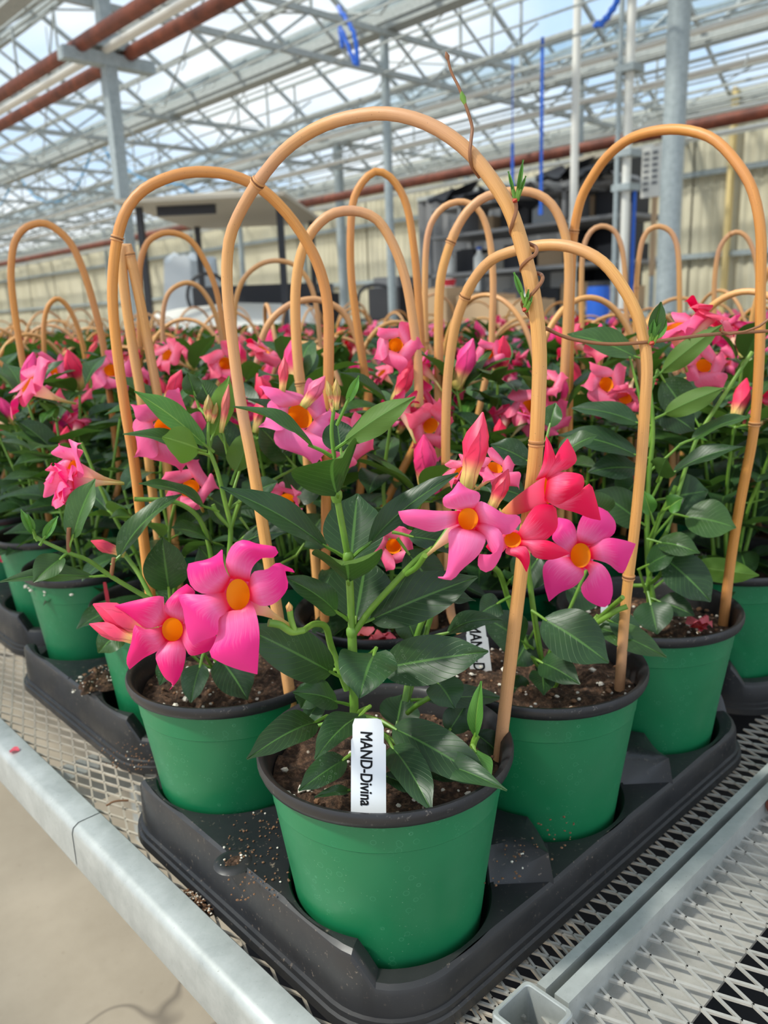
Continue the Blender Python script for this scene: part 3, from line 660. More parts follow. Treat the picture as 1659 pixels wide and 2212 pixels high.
        for q in range(n_):
            A, B = ids[q], ids[(q+1) % n_]
            if A and B:
                for e in range(len(prof)-1): b.face((A[e], A[e+1], B[e+1], B[e]))
    return b.mesh('tray', M['black'], sharp=28)
TRAY = tray_mesh()
TX = 3*PX_+.022; TY = 2*PY_+.008; YSH = [0, .040, .070, .045, .060, .03, .05, .03, .06, .04, .05, .04]
trays = []; cells = []
for a in range(4):
    for c in range(11):
        ox = a*TX + YSH[c] + (.006 if a % 2 else 0); oy = c*TY + (.012*(a % 3 == 1))
        q = [pix(V(ox+i*PX_, oy+j*PY_, 1.1)) for i in range(3) for j in range(2)]
        if not any(z > 0 and -120 < x < 1790 for x, y, z in q): continue
        trays.append((a, c, ox, oy))
        for i in range(3):
            for j in range(2): cells.append((a*3+i, c*2+j, ox+i*PX_, oy+j*PY_))
tl = {(0, 0): 'front black tray holding the labelled pot, nearest corner of the bench', (0, 1): 'second black tray up the left side, with spilled potting mix on it', (0, 2): 'third black tray up the left side, at the photo\'s left edge', (1, 0): 'black tray at the right edge, just beyond the front tray'}
for a, c, ox, oy in trays:
    o = put('pot_tray', TRAY); o.location = (ox, oy, 0)
    tag(o, tl.get((a, c), 'black six-hole pot tray hidden under the foliage further back'), 'tray', 'six-hole trays on the bench' if (a, c) in tl else 'hidden six-hole trays further back')

# ---------------------------------------------------------------- pots, soil
def lathe(b, prof, n=64, m=0): b.grid([[V(r*math.cos(2*math.pi*k_/n), r*math.sin(2*math.pi*k_/n), z) for k_ in range(n)] for r, z in prof], m=m, close=True)
def pot_meshes(n=64, s=1.):
    b = MB(); H_ = ZR-ZB-.005
    lathe(b, [(.0*s, .0), (.056*s, .0), (.0595*s, .003), (.0648*s, .049), (.0737*s, H_-.0292), (.0741*s, H_-.0286), (.0741*s, H_-.0278), (.0768*s, H_-.008), (.0770*s, H_-.005)], n)
    pm = b.mesh('pot', M['pot'], sharp=18)
    b = MB(); lathe(b, [(.0768*s, H_-.0085), (.0795*s, H_-.0085), (.0812*s, H_-.0075), (.0825*s, H_-.004), (.0826*s, H_-.0008), (.0815*s, H_+.0012), (.0795*s, H_+.001), (.0772*s, H_-.0012), (.0752*s, H_-.005), (.074*s, H_-.02), (.071*s, H_-.036)], n)
    rm = b.mesh('rim', M['rim']); return pm, rm
def soil_mesh(seed, n=46, r=.0735):
    rnd = random.Random(seed); b = MB(); H_ = ZR-ZB-.005; rows = []
    for i in range(n//2):
        rr = r*i/(n//2-1); row = []
        for k_ in range(n*2):
            a = math.pi*k_/n; p = V(rr*math.cos(a), rr*math.sin(a), 0)
            z = H_-.020 + .006*noise.noise(p*35+V(seed, 0, 0)) + .0035*noise.noise(p*130+V(seed, 4, 0)) + .0025*noise.noise(p*300)
            row.append(p+V(0, 0, z))
        rows.append(row)
    b.grid(rows, close=True); return b.mesh('soil', M['soil'])
def blob(b, c, r, rnd, m=0, fl=.7):
    t_ = (1+5**.5)/2
    vs = [(-1,t_,0),(1,t_,0),(-1,-t_,0),(1,-t_,0),(0,-1,t_),(0,1,t_),(0,-1,-t_),(0,1,-t_),(t_,0,-1),(t_,0,1),(-t_,0,-1),(-t_,0,1)]
    fs = [(0,11,5),(0,5,1),(0,1,7),(0,7,10),(0,10,11),(1,5,9),(5,11,4),(11,10,2),(10,7,6),(7,1,8),(3,9,4),(3,4,2),(3,2,6),(3,6,8),(3,8,9),(4,9,5),(2,4,11),(6,2,10),(8,6,7),(9,8,1)]
    i0 = len(b.v)
    for v_ in vs: b.vert(Vector(c)+V(v_[0], v_[1], v_[2]*fl)*(r/1.9)*rnd.uniform(.7, 1.25))
    for f in fs: b.face([i0+q for q in f], m)
def crumbs(seed, n, r0, z0, big=.0032):
    rnd = random.Random(seed); b = MB()
    for i in range(n):
        a = rnd.uniform(0, 6.283); rr = r0*math.sqrt(rnd.random()); w_ = rnd.random()
        blob(b, (rr*math.cos(a), rr*math.sin(a), z0+rnd.uniform(-.001, .003)), rnd.uniform(.0008, big if w_ < .3 else big*.6), rnd, 0 if rnd.random() < .55 else 1)
    return b.mesh('perlite_and_bark', [M['perlite'], M['bark']], False)
POT = pot_meshes(); POTS = pot_meshes(48, .86); SOIL = [soil_mesh(s_) for s_ in range(4)]; CR_ = [crumbs(s_, 110, .070, ZR-ZB-.022) for s_ in range(3)]
SOILS = soil_mesh(9, 30, .063)

# ---------------------------------------------------------------- plant pieces
def leaf_mb(base, tip, width, N, sag=.0, fold=.30, wave=.0015, pet=.012, seed=0, n=14, curl=.0, mi=0):
    rnd = random.Random(seed); base = Vector(base); tip = Vector(tip); D = tip-base; L = D.length; N = Vector(N)
    T = D/L; N = (N-T*N.dot(T)).normalized(); Sd = T.cross(N)
    b = MB(); P0 = base+T*pet
    ctrl = (P0+tip)/2 + N*(sag*L)
    bez = lambda u: P0*(1-u)**2 + ctrl*2*u*(1-u) + tip*u*u
    der = lambda u: ((ctrl-P0)*(1-u) + (tip-ctrl)*u).normalized()
    def shape(u):
        s_ = (math.sin(math.pi*min(1, u**.82)))**.72
        if u > .80: s_ *= 1-.45*((u-.80)/.2)
        return max(s_, .0)
    vs = (-1, -.86, -.55, -.22, 0, .22, .55, .86, 1); rows = []; uvs = []; ph = rnd.uniform(0, 6)
    for i in range(n+1):
        u = i/n; c = bez(u); t_ = der(u); nn = (N-t_*N.dot(t_)).normalized(); s1 = t_.cross(nn)
        w_ = width/2*shape(u) if 0 < i < n else (.0006 if i else .001); row = []; uv = []
        for v_ in vs:
            av = abs(v_); fo = fold*(1-.4*u)
            p = c + s1*(v_*w_*math.cos(fo*av)) + nn*(av*w_*math.sin(fo) - av*av*w_*curl)
            p += nn*(wave*av*av*math.sin(u*9+ph+v_*1.3)*min(1, w_/.008)) + nn*(-.0006*(av < .1))
            row.append(p); uv.append((.5+v_/2, u))
        rows.append(row); uvs.append(uv)
    b.grid(rows, uvs, 0)
    if pet > .001: b.tube([base-T*.001, base+T*pet*.5+N*.0006, P0+T*.003], [.0013, .0011, .0010], 6, 1)
    return b
def tube_obj(name, pts, r, parent, mt='stem', n=8, res=24, r2=None):
    q = spline(pts, res); b = MB(); rr = [r+( (r2 if r2 else r)-r)*i/(len(q)-1) for i in range(len(q))]
    b.tube(q, rr, n); return b.build(name, M[mt], parent)
# generic flower in its own frame: +Z faces out of the flower, throat ring at the origin
def funnel(b, r0, L, bend=0, m=0, n=20):
    pr = [(-1., .16), (-.80, .18), (-.62, .26), (-.45, .46), (-.25, .72), (-.08, .92), (.0, 1.0)]
    rows = []; uvs = []
    for z, r in pr:
        rows.append([V(r0*r*math.cos(2*math.pi*k_/n), r0*r*math.sin(2*math.pi*k_/n)+bend*L*z*z, z*L) for k_ in range(n)]); uvs.append([(k_/n, 1+z) for k_ in range(n)])
    i0 = len(b.v)
    b.grid(rows, uvs, m, close=True)
def petal_grid(b, R, r0, th, tw, rnd, m=0, open_=1., n=9):
    vs = (-1, -.6, -.2, .2, .6, 1); rows = []; uvs = []; rc = rnd.uniform(.18, .40); lift = rnd.uniform(.10, .26)
    for i in range(n+1):
        u = i/n; rr = r0*.96+(R-r0)*u*open_
        hw = r0*.62*(1-u) + R*.40*math.sin(math.pi*min(1, u*.93+.04))**.8*(1 if u < .7 else 1-(u-.7)/.3*.62)
        t_ = th+tw*u*1.1; zc = R*(lift*u - rc*u*u) + (1-open_)*R*u
        rad = V(math.cos(t_), math.sin(t_), 0); sd_ = V(-math.sin(t_), math.cos(t_), 0); row = []; uv = []
        for v_ in vs:
            sk = R*.16*v_*u*u
            p = rad*(rr+sk-(.10*R*abs(v_)*u)) + sd_*(hw*v_) + V(0, 0, zc + hw*.42*v_*min(1, u*2) + R*.05*math.cos(v_*3)*u)
            row.append(p); uv.append((.5+v_/2, u))
        rows.append(row); uvs.append(uv)
    b.grid(rows, uvs, m)
FL = []                                           # prototype flowers: (funnel mesh, five petal meshes, joined mesh)
for s_ in range(7):
    rnd = random.Random(50+s_); R = .030; r0 = .0082; fb = MB(); funnel(fb, r0, .044, rnd.uniform(-.25, .25)); pt = []; jb = MB()
    funnel(jb, r0, .044, .1, 0); op = (1., .95, 1., .7, .9, .5, 1.)[s_]
    for q in range(5):
        b = MB(); th = 2*math.pi*q/5+rnd.uniform(-.12, .12); st = rnd.getstate(); petal_grid(b, R*rnd.uniform(.9, 1.1), r0, th, .45, rnd, 0, op); pt.append(b.mesh('petal', M['petal'] if s_ < 6 else M['petal']))
        petal_grid(jb, R*rnd.uniform(.9, 1.1), r0, th, .45, rnd, 1, op, 6)
    FL.append((fb.mesh('flower', M['throat']), pt, jb.mesh('flower', [M['throat'], M['petal']]), jb.mesh('flower', [M['throat'], M['petalr']])))
def bud_mesh(n=14):
    b = MB(); pr = [(0, .10), (.12, .12), (.25, .13), (.40, .16), (.58, .19), (.72, .16), (.86, .09), (1., .012)]; rows = []; uvs = []
    for z, r in pr:
        rows.append([V(math.cos(2*math.pi*k_/n+z*2.2), math.sin(2*math.pi*k_/n+z*2.2), 0)*(r*(1+.10*math.cos(5*(2*math.pi*k_/n)))) + V(0, 0, z) for k_ in range(n)]); uvs.append([(k_/n, z)for k_ in range(n)])
    b.grid(rows, uvs, close=True); return b.mesh('flower_bud', M['bud'])
BUD = bud_mesh()
def frame(axis, roll=0):
    z = Vector(axis).normalized(); q = z.to_track_quat('Z', 'Y').to_matrix() @ Matrix.Rotation(roll, 3, 'Z'); return q.to_4x4()
def add_flower(parent, P, axis, sc=1., roll=0, kind=0, col=PINK, joined=False, red=False, name='flower'):
    Mx = Matrix.Translation(P) @ frame(axis, roll) @ Matrix.Scale(sc, 4)
    if joined: return put(name, FL[kind][3 if red else 2], parent, color=col, M=Mx)
    f = put(name, FL[kind][0], parent, color=col, M=Mx)
    for pm in FL[kind][1]: put('petal', pm, f, color=col)
    return f
def add_bud(parent, base, tip, wide=1., col=HOT):
    d = Vector(tip)-Vector(base); L = d.length
    return put('flower_bud', BUD, parent, color=col, M=Matrix.Translation(base) @ frame(d) @ Matrix.Diagonal((L*wide, L*wide, L, 1)))
# ---------------------------------------------------------------- leaf library and generic plants
LIB = {}
for nm, mt, cnt in (('d', 'leaf', 7), ('m', 'leafm', 5), ('y', 'leafy', 3)):
    for lo in (0, 1):
        LIB[nm, lo] = []
        for i in range(cnt):
            rnd = random.Random(i*7+3); Lh = .084 if nm != 'y' else .055
            b = leaf_mb((0, 0, 0), (Lh, 0, -.012*rnd.random()), (.035 if nm != 'y' else .018)*rnd.uniform(.9, 1.1), (0, 0, 1), sag=rnd.uniform(.08, .24), fold=rnd.uniform(.2, .5), wave=rnd.uniform(.0008, .0025), seed=i, n=12 if not lo else 6)
            LIB[nm, lo].append((b, b.mesh('leaf', [M[mt], M['stem']])))
def leaf_matrix(p, d, up, s=1.):
    x = Vector(d).normalized(); z = Vector(up); z = (z-x*z.dot(x)).normalized(); y = z.cross(x)
    return Matrix(((x.x*s, y.x*s, z.x*s, p[0]), (x.y*s, y.y*s, z.y*s, p[1]), (x.z*s, y.z*s, z.z*s, p[2]), (0, 0, 0, 1)))
S0 = .13                                           # soil surface above the pot's foot
def plant_recipe(seed, hmax=.20, flowers=6, cols=(PINK, HOT, PALE, ROSE), dens=1.):
    rnd = random.Random(seed); R = []; nst = rnd.choice((4, 5, 5, 6))
    for s_ in range(nst):
        a = 6.283*s_/nst+rnd.uniform(-.4, .4); h = hmax*rnd.uniform(.62, 1.0) if s_ else hmax
        out = rnd.uniform(.025, .065) if s_ else .01
        pts = [V(.012*math.cos(a), .012*math.sin(a), S0-.01)]
        for u in (.3, .6, 1.): pts.append(V(math.cos(a)*(.012+out*u**1.2)+rnd.uniform(-.006, .006), math.sin(a)*(.012+out*u**1.2)+rnd.uniform(-.006, .006), S0+h*u))
        q = spline(pts, 14); b = MB(); b.tube(q, [.0024-.0010*i/13 for i in range(14)], 7); R.append(('stem', b.mesh('stem', M['stem']), Matrix.Identity(4), None))
        z = .02; k_ = 0; ph = rnd.uniform(0, 3.14)
        while z < h-.004:
            u = z/h; P = q[min(13, int(u*13))]
            for sg in (0, math.pi):
                t_ = ph+sg+k_*1.57+rnd.uniform(-.25, .25); el = rnd.uniform(-.35, .25)+.55*u
                d = V(math.cos(t_)*math.cos(el), math.sin(t_)*math.cos(el), math.sin(el)); top = u > .82
                kd = 'y' if top and rnd.random() < .55 else ('m' if u > .6 and rnd.random() < .6 else 'd')
                R.append(('leaf', (kd, rnd.randrange(len(LIB[kd, 0]))), leaf_matrix(P, d, V(rnd.uniform(-.3, .3), rnd.uniform(-.3, .3), 1), rnd.uniform(.72, 1.12)*(.75 if top else 1)), None))
            z += rnd.uniform(.026, .042)/dens; k_ += 1
        if s_ < flowers:
            P = q[-1]; nf = rnd.choice((1, 1, 2, 2))
            for e_ in range(4):
                t_ = rnd.uniform(0, 6.283); el = rnd.uniform(.0, .9); R.append(('leaf', (rnd.choice('mmd'), rnd.randrange(5)), leaf_matrix(P-V(0, 0, .006), V(math.cos(t_)*math.cos(el), math.sin(t_)*math.cos(el), math.sin(el)), V(rnd.uniform(-.3, .3), rnd.uniform(-.3, .3), 1), rnd.uniform(.7, 1.0)), None))
            for f in range(nf):
                t_ = rnd.uniform(0, 6.283); el = rnd.uniform(-.1, 1.0); d = V(math.cos(t_)*math.cos(el), math.sin(t_)*math.cos(el), math.sin(el))
                R.append(('flower', rnd.choice((0, 1, 2, 3, 4, 0, 2)), Matrix.Translation(P+d*.046-V(0, 0, .004)) @ frame(d, rnd.uniform(0, 6)) @ Matrix.Scale(rnd.uniform(.62, .98), 4), rnd.choice(cols)))
            if rnd.random() < .8:
                d = V(rnd.uniform(-.5, .5), rnd.uniform(-.5, .5), 1).normalized(); Lb = rnd.uniform(.03, .055)
                R.append(('bud', None, Matrix.Translation(P) @ frame(d) @ Matrix.Diagonal((Lb, Lb, Lb, 1)), rnd.choice(cols)))
    return R
RED = (lin(214, 14, 30), lin(170, 10, 32), lin(226, 40, 50))
REC = [plant_recipe(100+i, hmax=(.19, .21, .18, .22, .20, .19)[i]) for i in range(6)]
RECR = [plant_recipe(200+i, hmax=.21, cols=RED) for i in range(4)]
def fol_mesh(rec):                                  # joined foliage for the far plants
    b = MB()
    for kd, pm, Mx, c in rec:
        if kd == 'leaf':
            src = LIB[pm[0], 1][pm[1]][0]; i0 = len(b.v); off = {'d': 0, 'm': 1, 'y': 2}[pm[0]]
            for p, uv in zip(src.v, src.uv): b.vert(Mx @ Vector(p), uv)
            for f, mi in zip(src.f, src.m): b.face([i0+q for q in f], off if mi == 0 else 3)
        elif kd == 'stem':
            pass
    return b.mesh('foliage', [M['leaf'], M['leafm'], M['leafy'], M['stem']])
FOL = {id(r): fol_mesh(r) for r in REC+RECR}
def make_pot(x, y, small=False, name='potted_mandevilla', rz=0, label=None, group=None, near=False, seed=0):
    t_ = thing(name.replace('mandevilla', 'flowering_vine'), label, 'plant', (x, y, ZB+.005), rz, group)
    pm, rm = POTS if small else POT
    p = put('pot', pm, t_); put('rim', rm, p, label='black rim')
    so_ = put('soil', SOILS if small else SOIL[seed % 4], t_)
    if near: put('perlite_and_bark', CR_[seed % 3], so_, kind='stuff')
    return t_
def dress(t_, rec, far, red=False, keep=None):
    if far: put('foliage', FOL[id(rec)], t_, kind='stuff')
    for kd, pm, Mx, c in rec:
        if keep and not keep(kd, Mx): continue
        if kd == 'stem' and not far: put('stem', pm, t_)
        elif kd == 'leaf' and not far: put('leaf', LIB[pm[0], 0][pm[1]][1], t_, M=Mx)
        elif kd == 'flower':
            if far: put('flower', FL[pm][3 if red else 2], t_, color=c, M=Mx)
            else:
                f = put('flower', FL[pm][0], t_, color=c, M=Mx)
                for q in FL[pm][1]: put('petal', q, f, color=c)
        elif kd == 'bud': put('flower_bud', BUD, t_, color=c, M=Mx)

# ---------------------------------------------------------------- bent cane hoops
def hoop_mesh(pts, r, nodes=(), seed=0, cn='cane'):
    rnd = random.Random(seed); b = MB(); q = spline(pts, 110); L = sum((a-c).length for a, c in zip(q, q[1:])); s_ = 0; rr = []; nd = list(nodes) or [rnd.uniform(.15, .8)]
    for i in range(len(q)):
        if i: s_ += (q[i]-q[i-1]).length
        u = s_/L; x = r*(1+.05*math.sin(u*9+seed)+.10*abs(u-.5))
        for n_ in nd: x *= 1+.13*math.exp(-((u-n_)*L/.0028)**2)
        rr.append(x)
    b.tube(q, rr, 12); me = b.mesh('hoop', M[cn]); return me, q, nd, L
def hoop_obj(pts, r, label, nodes=(), seed=0, cn='cane', group=None, rings=True):
    c = (Vector(pts[0])+Vector(pts[-1]))/2; loc = V(c.x, c.y, min(pts[0].z, pts[-1].z))
    me, q, nd, L = hoop_mesh([p-loc for p in pts], r, nodes, seed, cn)
    o = put('plant_hoop', me); o.location = loc; tag(o, label, 'hoop', group); s_ = 0; acc = [0]
    for a, e in zip(q, q[1:]): acc.append(acc[-1]+(e-a).length)
    if rings:
        for n_ in nd:
            i = max(1, min(len(q)-2, sum(1 for a in acc if a < n_*L)-1)); T = (q[i+1]-q[i]).normalized(); b = MB()
            for dd in (-.0011, .0014):
                b.tube([q[i]+T*(dd-.0006), q[i]+T*dd, q[i]+T*(dd+.0006)], [r*1.16, r*1.22, r*1.16], 14)
            b.build('joint', M['node'], o); b = MB(); b.tube([q[i]+T*(.0000), q[i]+T*(.0003)], r*1.225, 14); b.build('joint_scar', M['scar'], o)
    return o
def hoop_px(P, pts, r, label, nodes=(), seed=0, cn='cane', A=None, B=None, t=0):
    """P: pot centre; the hoop stands in the upright plane through its two feet A and B (pixels on the soil), else the one facing the viewer"""
    zs = .912
    if A is not None:
        a = on_z(*A, zs); b_ = on_z(*B, zs); d = (b_-a); d.z = 0; n = V(-d.y, d.x, 0).normalized()
        f = lambda x, y: CAM + ray(x, y)*((a-CAM).dot(n)/ray(x, y).dot(n))
        W = [f(x, y) for x, y in pts]
    else: W = [at(P, x, y, t) for x, y in pts]
    W[0] = W[0].copy(); W[-1] = W[-1].copy()
    def foot(w0, w1):
        d = (w0-w1); 
        if w0.z <= zs+.004 or d.z > -1e-3: return []
        k_ = (zs-.004-w0.z)/d.z; e = w0+d*k_; e2 = w0+(e-w0)*1.0
        c = V(P.x, P.y, 0); v_ = V(e2.x, e2.y, 0)-c
        if v_.length > .066: v_ = v_.normalized()*.066; e2 = V(c.x+v_.x, c.y+v_.y, e2.z)
        return [w0.lerp(e2, .5), e2]
    W = foot(W[0], W[1])[::-1] + W + foot(W[-1], W[-2])
    return hoop_obj(W, r, label, nodes, seed, cn), W
# generic hoops for the rest
def gen_hoop(seed):
    rnd = random.Random(seed); h = rnd.uniform(.27, .385); w_ = rnd.uniform(.055, .085); b_ = rnd.uniform(.045, .06); lean = rnd.uniform(-.015, .015)
    pts = []
    for i in range(23):
        a = math.pi*i/22; 
        pts.append(V(-w_*math.cos(a), lean*math.sin(a), h*.62+h*.38*math.sin(a)))
    low = [V(-b_, 0, 0), V(-b_-(w_-b_)*.5, 0, h*.25), V(-w_*.97, lean*.1, h*.5)]
    return low + pts + [V(-p.x, p.y, p.z) for p in low[::-1]]
GH = [hoop_mesh(gen_hoop(s_), random.Random(s_).uniform(.0032, .0040), (), s_, ('cane', 'cane2', 'cane3')[s_ % 3])[0] for s_ in range(12)]
# ---------------------------------------------------------------- who stands where
CELL = {}
for i, j, x, y in cells: CELL[i, j] = V(x, y, 0)
# the smaller pots of the second and third tray stand in the photograph's left edge; their centres follow the rims seen there
N_FAR = 1.75
hooped = set()
LOC = {}
def loc_of(i, j): return CELL[i, j]
spec = {}   # filled below for hero plants
lab = {(0, 0): 'front potted pink vine in a green pot, labelled MAND-Divina, nearest of all',
       (0, 1): 'green pot left of the front pot with the pink vine arching left over the rail',
       (1, 0): 'green pot right of the front pot, with a label half hidden behind it',
       (2, 0): 'green pot third along the right edge, red fallen petals on its soil',
       (3, 0): 'dark green pot at the right edge of the photo, in the next tray',
       (0, 2): 'half-hidden green pot behind the front-left pot, beside spilled potting mix',
       (0, 3): 'narrow green pot second up the left side with red bits on its soil',
       (0, 4): 'green pot at the left edge, mostly hidden behind the narrow pot',
       (0, 5): 'green pot cut by the left edge of the photo, under a deep pink flower',
       (1, 1): 'pink vine in the second row, right behind the front pot',
       (2, 1): 'pink vine in the second row, behind the pot right of the front one',
       (1, 2): 'pink vine in the third row behind the front-left pot',
       (4, 0): 'pink vine in the far right corner of the photo, tubes hanging',
       (2, 2): 'pink vine in the third row with deep pink tubes hanging down in the middle'}
pots = {}
ORD = 'first second third fourth fifth sixth seventh eighth ninth tenth eleventh twelfth thirteenth fourteenth fifteenth sixteenth seventeenth eighteenth nineteenth twentieth twenty-first twenty-second'.split()
for (i, j), P in sorted(CELL.items(), key=lambda q: (V(q[1].x-CAM.x, q[1].y-CAM.y, 0)).length):
    d = V(P.x-CAM.x, P.y-CAM.y, 0).length; x, y, z = pix(V(P.x, P.y, 1.05))
    if not (-170 < x < 2150): continue
    rnd = random.Random(i*31+j*17)
    red = (x < 800 and d > 1.35 and rnd.random() < .85) or (d > 2.0 and rnd.random() < .25)
    far = d > N_FAR; near = d < 1.0
    small = (i == 0 and j in (2, 3, 4, 5))
    if (i, j) in lab: l_, g_ = lab[i, j], None
    else:
        side = 'right' if x > 1050 else ('middle' if x > 520 else 'left')
        kind_ = 'red-flowered' if red else 'pink-flowered'
        rng = 'far back' if d > 2.6 else ('further back' if d > 1.3 else 'a few rows back')
        l_ = '%s potted vine %s on the bench, %s part of the photo' % (kind_, rng, side); g_ = '%s vines %s, %s' % (kind_, rng, side)
    if (i, j) not in lab and not far: l_ = '%s vine, %s pot from the front corner in the %s row from the right edge' % (kind_, ORD[i], ORD[j]); g_ = 'potted vines on the bench'
    t_ = make_pot(P.x, P.y, small, label=l_, group=g_ or 'potted vines on the bench', near=near, seed=i+j, rz=0 if (i, j) in lab else rnd.uniform(0, 6.28))
    pots[i, j] = t_
    rec = rnd.choice(RECR if red else REC)
    hero = (i, j) in ((0, 0), (0, 1), (1, 0), (2, 0))
    if not hero:
        lim = None
        if small: lim = lambda kd, Mx: (V(Mx.translation.x, Mx.translation.y, 0).length < .05)
        fk = .42 if d < 1.2 else (.6 if red else .36); r2_ = random.Random(i*5+j*3)
        lim2 = (lambda kd, Mx, lim=lim: (lim is None or lim(kd, Mx)) and (kd != 'flower' or r2_.random() < fk))
        dress(t_, rec, far, red, lim2)
CX = lambda i, j: CELL[i, j]

# ---------------------------------------------------------------- hoops read from the photograph
P00, P01, P10, P20 = CX(0, 0), CX(0, 1), CX(1, 0), CX(2, 0)
H0, W0 = hoop_px(P00, [(632, 1540), (600, 1330), (575, 1180), (545, 1000), (520, 870), (498, 700), (490, 600), (495, 520), (515, 465), (560, 390), (620, 320), (700, 270), (800, 246), (870, 250), (940, 275), (1010, 325), (1060, 385), (1100, 450), (1130, 540), (1153, 640), (1165, 750), (1163, 870), (1155, 1000), (1130, 1200), (1100, 1450), (1078, 1640)], .0040, 'large bent cane hoop over the front pot, a vine twining up its right leg', (.415, .775), 1, 'cane', (632, 1540), (1078, 1640))
hoop_px(P01, [(342, 1420), (322, 1260), (305, 1120), (290, 1000), (270, 880), (252, 750), (243, 640), (249, 540), (270, 460), (310, 410), (380, 378), (440, 371), (500, 379), (560, 405), (610, 450), (655, 510), (690, 580), (708, 660), (710, 760), (708, 900), (705, 1050), (703, 1200), (697, 1370)], .0042, 'bent cane hoop over the front-left pot, dark joint ring on its left shoulder', (.40,), 2, 'cane2', (345, 1440), (697, 1400))
hoop_px(P10, [(975, 1330), (968, 1180), (963, 1000), (965, 850), (975, 750), (990, 680), (1020, 610), (1060, 563), (1110, 542), (1180, 529), (1240, 535), (1300, 565), (1345, 620), (1380, 690), (1397, 780), (1393, 880), (1385, 1000), (1370, 1150), (1352, 1300), (1338, 1490)], .0039, 'low bent cane hoop over the pot right of the front pot, crossing the large hoop', (.42, .885), 3, 'cane', (985, 1400), (1338, 1490))
hoop_px(P20, [(1232, 1180), (1228, 1000), (1230, 800), (1233, 600), (1240, 500), (1255, 430), (1275, 390), (1310, 340), (1360, 300), (1420, 282), (1480, 281), (1540, 300), (1590, 350), (1625, 410), (1643, 500), (1643, 620), (1640, 780), (1628, 930), (1600, 1080), (1580, 1200), (1562, 1350)], .0042, 'tall bent cane hoop at the right with a split joint on its left shoulder', (.40, .82), 4, 'cane2', (1240, 1260), (1562, 1350))
hooped |= {(0, 0), (0, 1), (1, 0), (2, 0)}
def mh(key, pts, r, label, seed, cn='cane', nodes=(), t=0):
    hoop_px(CX(*key), pts, r, label, nodes, seed, cn, t=t); hooped.add(key)
mh((1, 1), [(668, 1040), (655, 870), (645, 800), (638, 680), (641, 598), (655, 535), (682, 490), (720, 461), (770, 456), (815, 475), (850, 530), (875, 600), (890, 680), (902, 775), (905, 870), (910, 1000), (917, 1090)], .0042, 'bent cane hoop in the second row, joint ring low on its right leg', 5, 'cane3', (.30, .78))
mh((2, 1), [(950, 960), (948, 800), (950, 620), (968, 540), (1000, 470), (1040, 430), (1090, 415), (1150, 416), (1190, 440), (1216, 490), (1228, 560), (1225, 700), (1220, 800), (1217, 930)], .0045, 'bent cane hoop behind the large hoop, joint ring on its left shoulder', 6, 'cane', (.42,))
mh((1, 2), [(795, 850), (790, 820), (770, 690), (759, 600), (757, 520), (762, 440), (775, 405), (800, 376), (820, 370), (850, 390), (877, 440), (892, 520), (902, 620), (910, 740), (918, 900)], .0042, 'tall narrow bent cane hoop in the middle', 7, 'cane2', (.2,))
mh((2, 2), [(920, 760), (918, 620), (922, 520), (935, 475), (962, 445), (1000, 436), (1035, 455), (1056, 510), (1065, 600), (1063, 700), (1060, 760)], .0038, 'slender pale hoop behind the middle, left of the hoop with the shoulder ring', 8, 'cane3')
mh((0, 4), [(80, 960), (62, 850), (45, 760), (25, 620), (25, 560), (33, 520), (52, 494), (85, 482), (110, 487), (150, 522), (178, 580), (203, 660), (222, 740), (237, 850), (250, 960), (258, 1040)], .0043, 'ochre bent cane hoop standing clear at the far left', 9, 'cane2', (.25, .72))
mh((0, 2), [(322, 1000), (305, 860), (285, 740), (268, 620), (263, 545), (272, 528), (282, 560), (302, 650), (325, 770), (348, 900), (365, 1050), (375, 1150)], .0044, 'narrow hoop seen nearly edge-on just right of the left hoop', 10, 'cane')
mh((1, 4), [(302, 640), (302, 575), (318, 525), (345, 506), (375, 503), (410, 518), (440, 560), (465, 620), (480, 690), (492, 760)], .0042, 'hoop with a vine stem beside it, left of the large hoop', 11, 'cane2', (.3,))
mh((1, 3), [(560, 860), (560, 760), (580, 700), (615, 665), (650, 650), (690, 648), (738, 672), (770, 730), (785, 800), (795, 880)], .0042, 'short low hoop with a grey left leg in front of the cart', 12, 'cane3', (.2,))
mh((2, 4), [(508, 760), (508, 660), (525, 605), (560, 572), (600, 563), (640, 575), (668, 610), (683, 660), (690, 720), (694, 800)], .0040, 'hoop left of the second-row hoop with a pale top', 13, 'cane')
mh((1, 5), [(352, 760), (352, 680), (365, 632), (400, 611), (430, 620), (460, 665), (478, 730), (485, 800)], .0040, 'low ochre hoop in front of the white cart body', 14, 'cane')
mh((0, 6), [(92, 800), (95, 700), (105, 660), (125, 645), (150, 668), (175, 730), (190, 810), (200, 880)], .0040, 'small hoop among red flowers at the far left', 15, 'cane2')
mh((5, 1), [(1375, 800), (1375, 620), (1385, 530), (1400, 498), (1424, 489), (1450, 502), (1464, 540), (1468, 640), (1470, 760)], .0037, 'slender hoop in front of the thick grey post', 16, 'cane')
mh((6, 1), [(1545, 740), (1543, 620), (1552, 545), (1570, 512), (1593, 501), (1615, 515), (1632, 560), (1640, 640)], .0037, 'slender hoop just left of the right hoop\'s outer leg', 17, 'cane3')
mh((4, 2), [(1258, 760), (1256, 600), (1262, 530), (1278, 498), (1302, 488), (1328, 500), (1345, 545), (1352, 650), (1354, 740)], .0037, 'slender hoop framed by the right-hand tall hoop', 18, 'cane')
